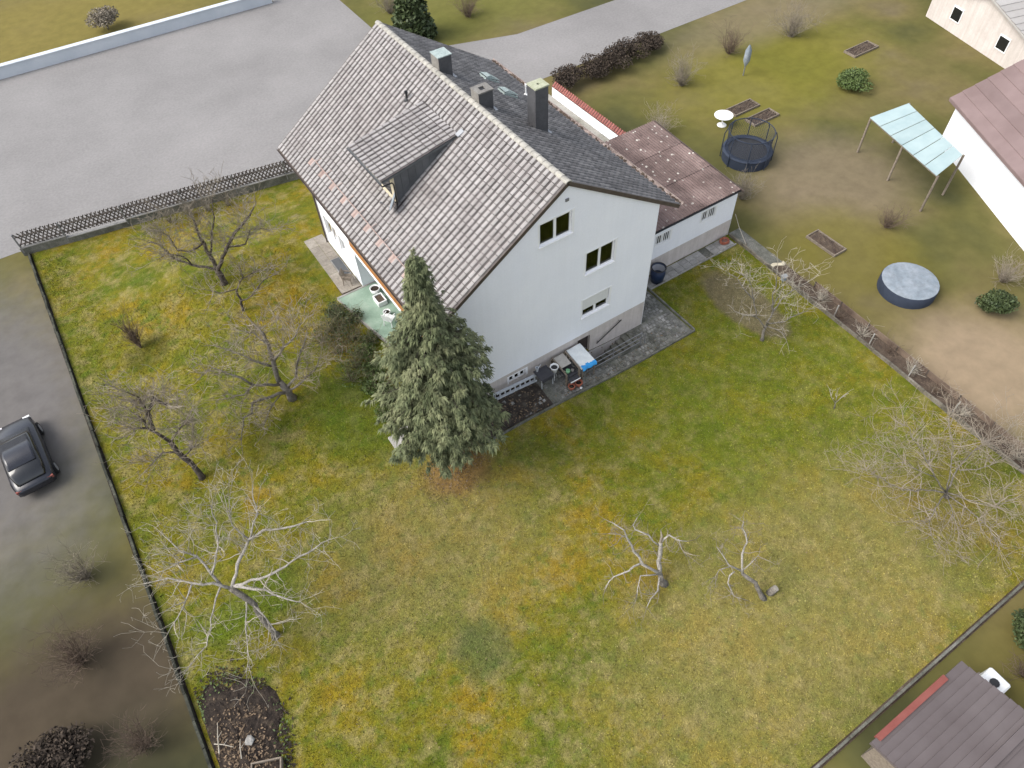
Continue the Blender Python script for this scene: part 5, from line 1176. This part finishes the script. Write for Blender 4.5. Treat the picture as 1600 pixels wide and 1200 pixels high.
def spray(p, d, s):
    """a flat drooping spray of small leaflets"""
    d = d.normalized(); side = d.cross(Vector((0, 0, 1))); side = side.normalized() if side.length > 1e-3 else Vector((1, 0, 0))
    side = (side + Vector((0, 0, random.uniform(-.5, .5)))).normalized(); up_ = side.cross(d)
    L = s; n = 5; b = len(fol.v)
    for k in range(n):
        t = k / (n - 1) if n > 1 else 0; ang = (t - .5) * 1.7 + random.uniform(-.2, .2); dd = (d * math.cos(ang) + side * math.sin(ang)).normalized()
        l = L * (1 - .45 * abs(t - .5) * 2) * random.uniform(.8, 1.15); wv = (side * math.cos(ang) - d * math.sin(ang)) * l * .135
        m1 = p + dd * l * .5 + up_ * random.uniform(-.02, .04); e = p + dd * l - Vector((0, 0, l * random.uniform(.25, .7)))
        bb = len(fol.v); fol.v += [tuple(p), tuple(m1 + wv), tuple(e), tuple(m1 - wv)]; fol.f.append((bb, bb + 1, bb + 2, bb + 3)); fol.m.append(0)
z = 1.7
while z < CH - .2:
    R = crad(z); nb = max(6, int(7 + R * 9)); ph = random.random() * 6.28
    for i in range(nb):
        a = ph + 2 * math.pi * i / nb + random.uniform(-.3, .3); rr = 1.0 * R * random.choice((random.uniform(.6, .95), random.uniform(.9, 1.25))) * (1 + .14 * math.sin(3 * a + z * 1.1) + .10 * math.sin(5 * a - z * 2.3)); dirh = Vector((math.cos(a), math.sin(a), 0)); zz = z + random.uniform(-.13, .13)
        pts = []; k = max(3, int(rr / .2))
        for j in range(k + 1):
            t = j / k; pts.append(CB + dirh * rr * t + Vector((0, 0, zz + .12 * rr * math.sin(t * 2.2) - .30 * rr * t * t * .8)))
        if rr > .4: brm.tube(pts, [.03 * (1 - .8 * j / k) + .004 for j in range(k + 1)], 3, cap=False)
        for j in range(1, k + 1):
            t = j / k
            if t < .35 and rr > .8: continue
            for s_ in range(5 if t < .99 else 10):
                off = Vector((random.gauss(0, 1), random.gauss(0, 1), random.gauss(0, .5))) * .085
                lat = Vector((-dirh.y, dirh.x, 0)) * random.uniform(-1, 1)
                spray(pts[j] + off, dirh * random.uniform(.3, 1) + lat * .8 + Vector((0, 0, random.uniform(-.7, .15))), random.uniform(.15, .38) * (.7 + .12 * R))
    z += .16 + .11 * R
for i in range(60): spray(CB + Vector((random.gauss(0, .03), random.gauss(0, .03), CH - random.uniform(-.1, 1.2))), Vector((random.gauss(0, 1), random.gauss(0, 1), .6)), .13)
fol.build('crown', M['spruce'], con); tag(brm.build('branches', M['bark'], con), kind='stuff')
litter('needle_litter', lawn, lambda: (CB.x + random.gauss(0, .9), CB.y - .3 + random.gauss(0, .8)), 900, M['litter'], .015, .05, .03)

# ------------------------------------------------------------------ beyond the garden
def gable_house(name, c, ang, Lx, Ly, he, hr_, mats, label, over=.4, cat='house', ridge=None, wins=True):
    t = thing(name, (c[0], c[1], -.03), label, cat); R = Matrix.Rotation(ang, 3, 'Z'); B = Vector((c[0], c[1], -.03))
    def W(x, y, z): return tuple(B + R @ Vector((x, y, z)))
    def wrap(m): m.v = [W(*q) for q in m.v]; return m
    m = MB(); a, b = Lx / 2, Ly / 2
    m.add([(-a, -b, 0), (a, -b, 0), (a, b, 0), (-a, b, 0), (-a, -b, he), (a, -b, he), (a, b, he), (-a, b, he), (-a, 0, hr_), (a, 0, hr_)], [(0, 1, 5, 4), (2, 3, 7, 6), (1, 2, 6, 9, 5), (3, 0, 4, 8, 7)]); wrap(m).build('wall', mats[0], t)
    sl_ = (hr_ - he) / b
    rf_ = MB(); k_ = Vector((0, b + over, 0))
    for s in (-1, 1):
        rf_.add([(-a - over, s * (b + over), he - over * sl_ + .08), (a + over, s * (b + over), he - over * sl_ + .08), (a + over, 0, hr_ + .08), (-a - over, 0, hr_ + .08), (-a - over, s * (b + over), he - over * sl_ - .06), (a + over, s * (b + over), he - over * sl_ - .06), (a + over, 0, hr_ - .06), (-a - over, 0, hr_ - .06)], [(0, 1, 2, 3), (7, 6, 5, 4), (0, 4, 5, 1), (1, 5, 6, 2), (3, 7, 4, 0)])
    ro = wrap(rf_).build('roof', mats[1], t)
    nr = 9
    for s in (-1, 1):
        for r in range(nr):
            v0, v1 = r / nr, (r + 1) / nr; y0, y1 = s * (b + over) * (1 - v0), s * (b + over) * (1 - v1); z0 = he - over * sl_ + (hr_ - he + over * sl_) * v0; z1 = he - over * sl_ + (hr_ - he + over * sl_) * v1
            wrap(MB().add([(-a - over, y0, z0 + .14), (a + over, y0, z0 + .14), (a + over, y1, z1 + .095), (-a - over, y1, z1 + .095), (-a - over, y0, z0 + .09), (a + over, y0, z0 + .09)], [(0, 1, 2, 3), (4, 5, 1, 0)])).build('tile_course', mats[1], ro)
    wrap(MB().box(-a - over, a + over, -.12, .12, hr_ + .10, hr_ + .2)).build('ridge', ridge or mats[1], ro)
    if wins:
        for (x, y, ex, ey) in ((-a - .02, -b * .5, .03, .5), (-a - .02, b * .45, .03, .5), (-a * .5, -b - .02, .55, .03), (a * .4, -b - .02, .55, .03)):
            w_ = wrap(MB().box(x - ex, x + ex, y - ey, y + ey, he * .35, he * .78)).build('window', M['pvc'], t); wrap(MB().box(x - ex * (1.6 if ex < .1 else .86), x + ex * (1.6 if ex < .1 else .86), y - ey * (1.6 if ey < .1 else .86), y + ey * (1.6 if ey < .1 else .86), he * .39, he * .74)).build('pane', M['car_glass'], w_)
        wrap(MB().box(-a * .1 - .5, -a * .1 + .5, -b - .04, -b + .02, 0.02, 2.05)).build('door', M['door'], t)
    return t
gable_house('neighbour_house', (27.2, -6.2), math.radians(-28) + math.pi / 2, 11.5, 10.0, 3.1, 6.2, (M['render'], M['n_roof']), 'white neighbouring house with a broad brown roof at the right edge')
gable_house('neighbour_house', (42.6, 6.4), math.radians(-15), 10, 10, 2.3, 3.6, (M['plinth'], M['n_roof_pale']), 'neighbouring house with a pale grey roof in the upper right corner')
gable_house('garden_shed', (-4.65, -22.0), 0.0, 4.2, 4.4, 1.75, 2.3, (M['old_wood'], M['n_roof_dark']), 'garden shed with dark roof and red edge beyond the near boundary', over=.2, cat='shed', wins=False)
o = [q for q in bpy.data.objects if q.name.startswith('garden_shed')][0]
MB().box(-6.7, -3.3, -19.74, -19.54, 1.70, 1.90).build('red_edge', M['red_ridge'], o)
wt = thing('water_tank', (-1.55, -20.75, -.03), 'white plastic water tank next to the dark shed', 'tank')
MB().box(-2.0, -1.1, -21.15, -20.35, .05, .95).build('tank', M['white_plastic'], wt, bevel=.06); MB().box(-2.05, -1.05, -21.2, -20.3, -.03, .049).build('pallet', M['old_wood'], wt); MB().lathe((-1.55, -20.75, .95), [(.16, 0), (.16, .06), (0, .07)], 12).build('lid', M['black'], wt)
# patio roof of pale sheets
pr = thing('patio_roof', (21.2, .4, -.03), 'pale blue-green sheet patio roof beside the neighbouring house', 'patio roof')
A_, B_, C_, D_ = Vector((20.6, 3.6, 2.45)), Vector((23.2, 3.0, 2.75)), Vector((21.2, -2.2, 2.75)), Vector((18.9, -2.4, 2.45))
for i in range(6):
    t0, t1 = i / 6, (i + 1) / 6 - .008; p0, p1, p2, p3 = A_.lerp(D_, t0), A_.lerp(D_, t1), B_.lerp(C_, t1), B_.lerp(C_, t0); dz = Vector((0, 0, .03))
    MB().add([p0, p1, p2, p3, p0 - dz, p1 - dz, p2 - dz, p3 - dz], [(0, 1, 2, 3), (7, 6, 5, 4), (0, 4, 5, 1), (1, 5, 6, 2), (2, 6, 7, 3), (3, 7, 4, 0)]).build('sheet', M['poly'], pr)
for q in (A_, D_, A_.lerp(D_, .5), B_, C_): MB().box(q.x - .05 + .1, q.x + .05 + .1, q.y - .05, q.y + .05, -.05, q.z - .035).build('post', M['old_wood'], pr)
MB().bar(A_ + Vector((.1, 0, -.09)), D_ + Vector((.1, 0, -.09)), .08, .1).build('beam', M['old_wood'], pr)
# parked car left of the plot
def car(base, rz, label):
    t = thing('parked_car', base, label, 'car'); R = Matrix.Rotation(rz, 3, 'Z'); B = Vector(base)
    def wr(m): m.v = [tuple(B + R @ Vector(q)) for q in m.v]; return m
    def loft(secs, n=10):   # secs: (x, halfwidth, z0, z1)
        m = MB()
        for x, hw, z0, z1 in secs:
            for k in range(n):
                a = 2 * math.pi * (k + .5) / n; c, s = math.cos(a), math.sin(a); e = .38
                m.v.append((x, hw * math.copysign(abs(c) ** e, c), (z0 + z1) / 2 + (z1 - z0) / 2 * math.copysign(abs(s) ** e, s)))
        for i in range(len(secs) - 1):
            for k in range(n): m.f.append((i * n + k, i * n + (k + 1) % n, (i + 1) * n + (k + 1) % n, (i + 1) * n + k)); m.m.append(0)
        m.f += [tuple(reversed(range(n))), tuple((len(secs) - 1) * n + k for k in range(n))]; m.m += [0, 0]; return m
    wr(loft([(-2.2, .62, .42, .72), (-2.1, .80, .30, .82), (-1.5, .88, .24, .90), (0, .90, .24, .93), (1.2, .89, .24, .90), (1.9, .82, .28, .78), (2.2, .60, .36, .62)])).build('body', M['car_paint'], t, smooth=True)
    wr(loft([(-1.95, .60, .86, .92), (-1.5, .70, .86, 1.32), (-.6, .70, .86, 1.46), (.3, .69, .86, 1.42), (1.15, .64, .86, .94)])).build('cabin', M['car_glass'], t, smooth=True)
    wr(loft([(-1.35, .60, 1.33, 1.40), (-.6, .62, 1.44, 1.50), (.25, .60, 1.41, 1.46)])).build('roof_panel', M['car_paint'], t, smooth=True)
    for x in (-1.35, 1.35):
        for y in (-.82, .82):
            wl = wr(MB().tube([(x, y - .1, .32), (x, y + .1, .32)], .32, 18)).build('wheel', M['rubber'], t); wr(MB().tube([(x, y - .11, .32), (x, y + .11, .32)], .2, 14)).build('rim', M['zinc'], wl)
    for y in (-.62, .62): wr(MB().obox((2.08, y, .62), (.05, 0, 0), (0, .15, 0), (0, 0, .06))).build('headlight', M['white_plastic'], t)
    for y in (-.66, .66): wr(MB().obox((-2.1, y, .7), (.04, 0, 0), (0, .13, 0), (0, 0, .07))).build('tail_light', M['red_ridge'], t)
car((-28.4, 9.6, -.03), math.pi / 2 + .06, 'dark parked car beyond the left garden boundary')
# kerb wall across the street
sw_ = thing('street_wall', (-40, 47.5, 0), 'long pale blue-grey wall across the street', 'wall')
MB().bar((-80, 50.2, .4), (-1.6, 47.1, .4), .35, .9).build('wall', M['pale_wall'], sw_); MB().bar((-80, 50.2, .88), (-1.6, 47.1, .88), .5, .06).build('coping', M['pale_wall'], sw_)
# foliage masses in neighbouring gardens
def leafy(name, c, h, r, n, mat, label, cat='bush', s=.16, trunk=False, group=None, cone=False):
    B = Vector((c[0], c[1], -.03)); t = thing(name, tuple(B), label, cat, group); k = MB(); lob = [(random.uniform(0, 6.28), random.uniform(.2, .8), random.uniform(.45, .8)) for _ in range(7)]
    for i in range(n):
        if cone:
            zz = random.random() ** 1.4; rr = r * (1 - zz) * random.uniform(.5, 1.08) + .05; a = random.random() * 6.28; p = B + Vector((math.cos(a) * rr, math.sin(a) * rr, .2 + h * zz))
        else:
            a0, r0, z0 = random.choice(lob); d = Vector((random.gauss(0, 1), random.gauss(0, 1), random.gauss(0, 1))).normalized() * random.uniform(.55, 1) * r * .55
            p = B + Vector((math.cos(a0) * r0 * r * .6, math.sin(a0) * r0 * r * .6, h * z0)) + Vector((d.x, d.y, d.z * h / r * .5)); p.z = max(p.z, .05)
        d1 = Vector((random.gauss(0, 1), random.gauss(0, 1), random.gauss(0, .6))).normalized() * s * random.uniform(.6, 1.3); d2 = d1.cross(Vector((random.gauss(0, 1), random.gauss(0, 1), random.gauss(0, 1)))).normalized() * s * .6
        k.add([p - d1, p + d2, p + d1, p - d2], [(0, 1, 2, 3)])
    k.build('crown', mat, t); MB().tube([B + Vector((0, 0, -.1)), B + Vector((.05, 0, h * .35)), B + Vector((0, .05, h * .7))], [.12 * h / 3, .09 * h / 3, .03], 7).build('trunk', M['bark'], t)
leafy('conifer_tree', (5.2, 34.0), 7.0, 1.7, 4200, M['leaf_dark'], 'dark conifer behind the far end of the roof', 'tree', .2, cone=True)
for i, (x, y, h, r) in enumerate(((10.6, 20.9, 1.3, 1.5), (12.6, 20.7, 1.4, 1.6), (14.6, 20.9, 1.4, 1.6), (16.6, 21.2, 1.3, 1.6), (18.6, 21.4, 1.2, 1.4))):
    leafy('hedge_bush', (x, y), h, r, 3200, M['hedge_brown'], ('first', 'second', 'third', 'fourth', 'fifth')[i] + ' dark brown hedge bush right of the red coping wall', 'hedge', .07, group='hedge along the road')
leafy('garden_bush', (15.3, -9.6), 1.2, 1.1, 4000, M['leaf_dark'], 'dark round bush by the sandy patch in the right-hand garden', s=.075)
leafy('garden_bush', (26.5, 9.0), 1.0, 1.6, 4000, M['leaf'], 'green bush behind the pale patio roof', s=.075)
leafy('garden_bush', (-30.0, -4.5), 1.0, 1.5, 4000, M['hedge_brown'], 'brown bush in the garden left of the boundary', s=.075)
leafy('garden_bush', (-28.2, -10.2), 1.0, 1.4, 4000, M['leaf_dark'], 'dark green bush near the bottom left corner', s=.075)
leafy('garden_bush', (-14.5, 51.0), 1.6, 1.5, 3000, M['twig'], 'brown bush behind the pale street wall', s=.08)
leafy('garden_bush', (1.5, -20.6), .9, 1.2, 4000, M['leaf_dark'], 'dark bush right of the white water tank', s=.07)
# covered things in the right-hand garden
cv = thing('covered_pool', (13.0, -6.1, -.03), 'low pool under a grey-blue cover in the right-hand garden', 'pool')
MB().lathe((13.0, -6.1, -.03), [(1.45, 0), (1.45, .6), (1.38, .66)], 28).build('side', M['navy'], cv, smooth=True); MB().lathe((13.0, -6.1, .63), [(1.42, 0), (1.2, .05), (.6, .02), (0, .08)], 28).build('cover', M['blue_cover'], cv, smooth=True)
tp = thing('trampoline', (14.6, 7.3, -.03), 'dark blue trampoline with a net enclosure in the garden behind the garage', 'trampoline')
MB().lathe((14.6, 7.3, .62), [(0, .0), (1.2, .0)], 28).build('mat', M['black'], tp); MB().lathe((14.6, 7.3, .60), [(1.2, .03), (1.22, .08), (1.55, .06), (1.56, .0)], 28).build('pad', M['navy'], tp, smooth=True)
MB().lathe((14.6, 7.3, -.02), [(1.5, 0), (1.53, .58)], 28).build('skirt', M['navy'], tp, smooth=True)
for k in range(8):
    c_, s_ = math.cos(k * .785), math.sin(k * .785)
    MB().tube([(14.6 + 1.58 * c_, 7.3 + 1.58 * s_, -.05), (14.6 + 1.58 * c_, 7.3 + 1.58 * s_, 1.6), (14.6 + 1.45 * c_, 7.3 + 1.45 * s_, 1.95)], .03, 6).build('pole', M['navy'], tp)
g = MB(); nn_ = 56
for k in range(nn_):
    a0, a1 = 2 * math.pi * k / nn_, 2 * math.pi * (k + 5) / nn_
    for q in (a1, 2 * a0 - a1): g.tube([(14.6 + 1.4 * math.cos(a0), 7.3 + 1.4 * math.sin(a0), .68), (14.6 + 1.4 * math.cos(q), 7.3 + 1.4 * math.sin(q), 1.9)], .008, 3, cap=False)
g.tube([(14.6 + 1.41 * math.cos(k * .2244), 7.3 + 1.41 * math.sin(k * .2244), 1.92) for k in range(29)], .03, 5, cap=False)
tag(g.build('net', M['navy'], tp), kind='stuff')
gtb = thing('garden_table', (16.0, 10.9, -.03), 'white garden table behind the trampoline', 'table')
MB().lathe((16.0, 10.9, .68), [(0, .03), (.62, .03), (.62, 0), (0, 0)], 20).build('tabletop', M['white_plastic'], gtb); MB().tube([(16, 10.9, -.05), (16, 10.9, .69)], .05, 8).build('leg', M['white_plastic'], gtb); MB().lathe((16, 10.9, -.04), [(.32, 0), (.3, .04), (.05, .08)], 14).build('foot', M['white_plastic'], gtb)
rp_ = thing('rotary_dryer', (21.6, 14.6, -.03), 'blue-grey rotary clothes dryer folded on the lawn by the road', 'clothes dryer')
MB().tube([(21.6, 14.6, -.05), (21.6, 14.6, 1.9)], .04, 8).build('pole', M['steel'], rp_); MB().lathe((21.6, 14.6, .7), [(.07, 0), (.24, .4), (.22, 1.1), (.05, 1.5)], 12).build('cover', M['blue_cover'], rp_, smooth=True)

# beds, small trees and shrubs that fill the neighbouring gardens
for i, (x, y, lx, ly, lb_) in enumerate(((18.5, 11.5, 2.2, .9, 'brown vegetable bed nearest the white garden table'), (18.7, 9.9, 2.2, .9, 'second brown vegetable bed beside the trampoline'), (12.4, -1.2, .9, 2.0, 'narrow vegetable bed close to the right boundary strip'), (31, 12, 2.5, 1.0, 'far vegetable bed below the pale-roofed house'), (-29.8, -6.8, 1.0, 2.2, 'dark vegetable bed left of the soil heap'))):
    t = thing('vegetable_bed', (x, y, -.03), lb_, 'garden bed', 'vegetable beds in the neighbouring gardens')
    g = MB(); n = 14
    for j in range(n + 1):
        for k in range(n + 1): g.v.append((x + lx * (k / n - .5), y + ly * (j / n - .5), .03 + random.uniform(0, .09) * (0 < j < n and 0 < k < n)))
    for j in range(n):
        for k in range(n): g.f.append((j * (n + 1) + k, j * (n + 1) + k + 1, (j + 1) * (n + 1) + k + 1, (j + 1) * (n + 1) + k)); g.m.append(0)
    g.build('soil', M['soil_red'], t)
    for s_ in (-1, 1): MB().box(x - lx / 2 - .04, x + lx / 2 + .04, y + s_ * ly / 2 - .03, y + s_ * ly / 2 + .03, -.05, .12).build('board', M['old_wood'], t); MB().box(x + s_ * lx / 2 - .03, x + s_ * lx / 2 + .03, y - ly / 2 + .03, y + ly / 2 - .03, -.05, .118).build('board', M['old_wood'], t)
for i, (x, y, h, sp, m_, lb_) in enumerate(((11.5, 4.5, 1.4, .9, 'twig', 'bare shrub on the lawn right behind the garage'), (12.0, 12.5, 1.3, 1.1, 'twig_mid', 'pale bare shrub behind the red coping wall'), (17.2, 16.2, 1.6, 1.2, 'twig', 'bare shrub in the middle of the far right lawn'), (23.0, 17.5, 1.5, 1.2, 'twig_red', 'brown bare shrub near the road by the clothes dryer'), (28.5, 16.5, 1.8, 1.5, 'twig', 'tall bare shrub at the top right lawn'), (16.3, -2.2, 1.0, .9, 'twig_red', 'brown bare shrub below the patio roof'), (17.6, -8.6, 1.2, 1.0, 'twig_mid', 'bare shrub next to the dark round bush'),
        (-27.6, 2.2, 1.2, .9, 'twig', 'bare shrub just outside the left boundary below the car'), (-28.6, -1.2, 1.4, 1.1, 'twig_red', 'brown bare shrub outside the left boundary by the pale tree'), (-27.4, -5.6, 1.2, 1.0, 'twig_red', 'brown bare shrub outside the left boundary by the soil heap'), (5.6, 39.0, 1.6, 1.2, 'twig', 'bare shrub at the street corner beyond the ridge'), (10.5, 34.5, 1.5, 1.3, 'twig_red', 'brown bare shrub right of the dark conifer across the road'), (.2, -21.3, 1.1, .9, 'twig_red', 'brown bare shrub behind the white water tank'))):
    twig_shrub('bare_shrub', (x, y), lb_, h, sp, 60, M[m_], group='bare shrubs in the neighbouring gardens', depth=2, r=.016)
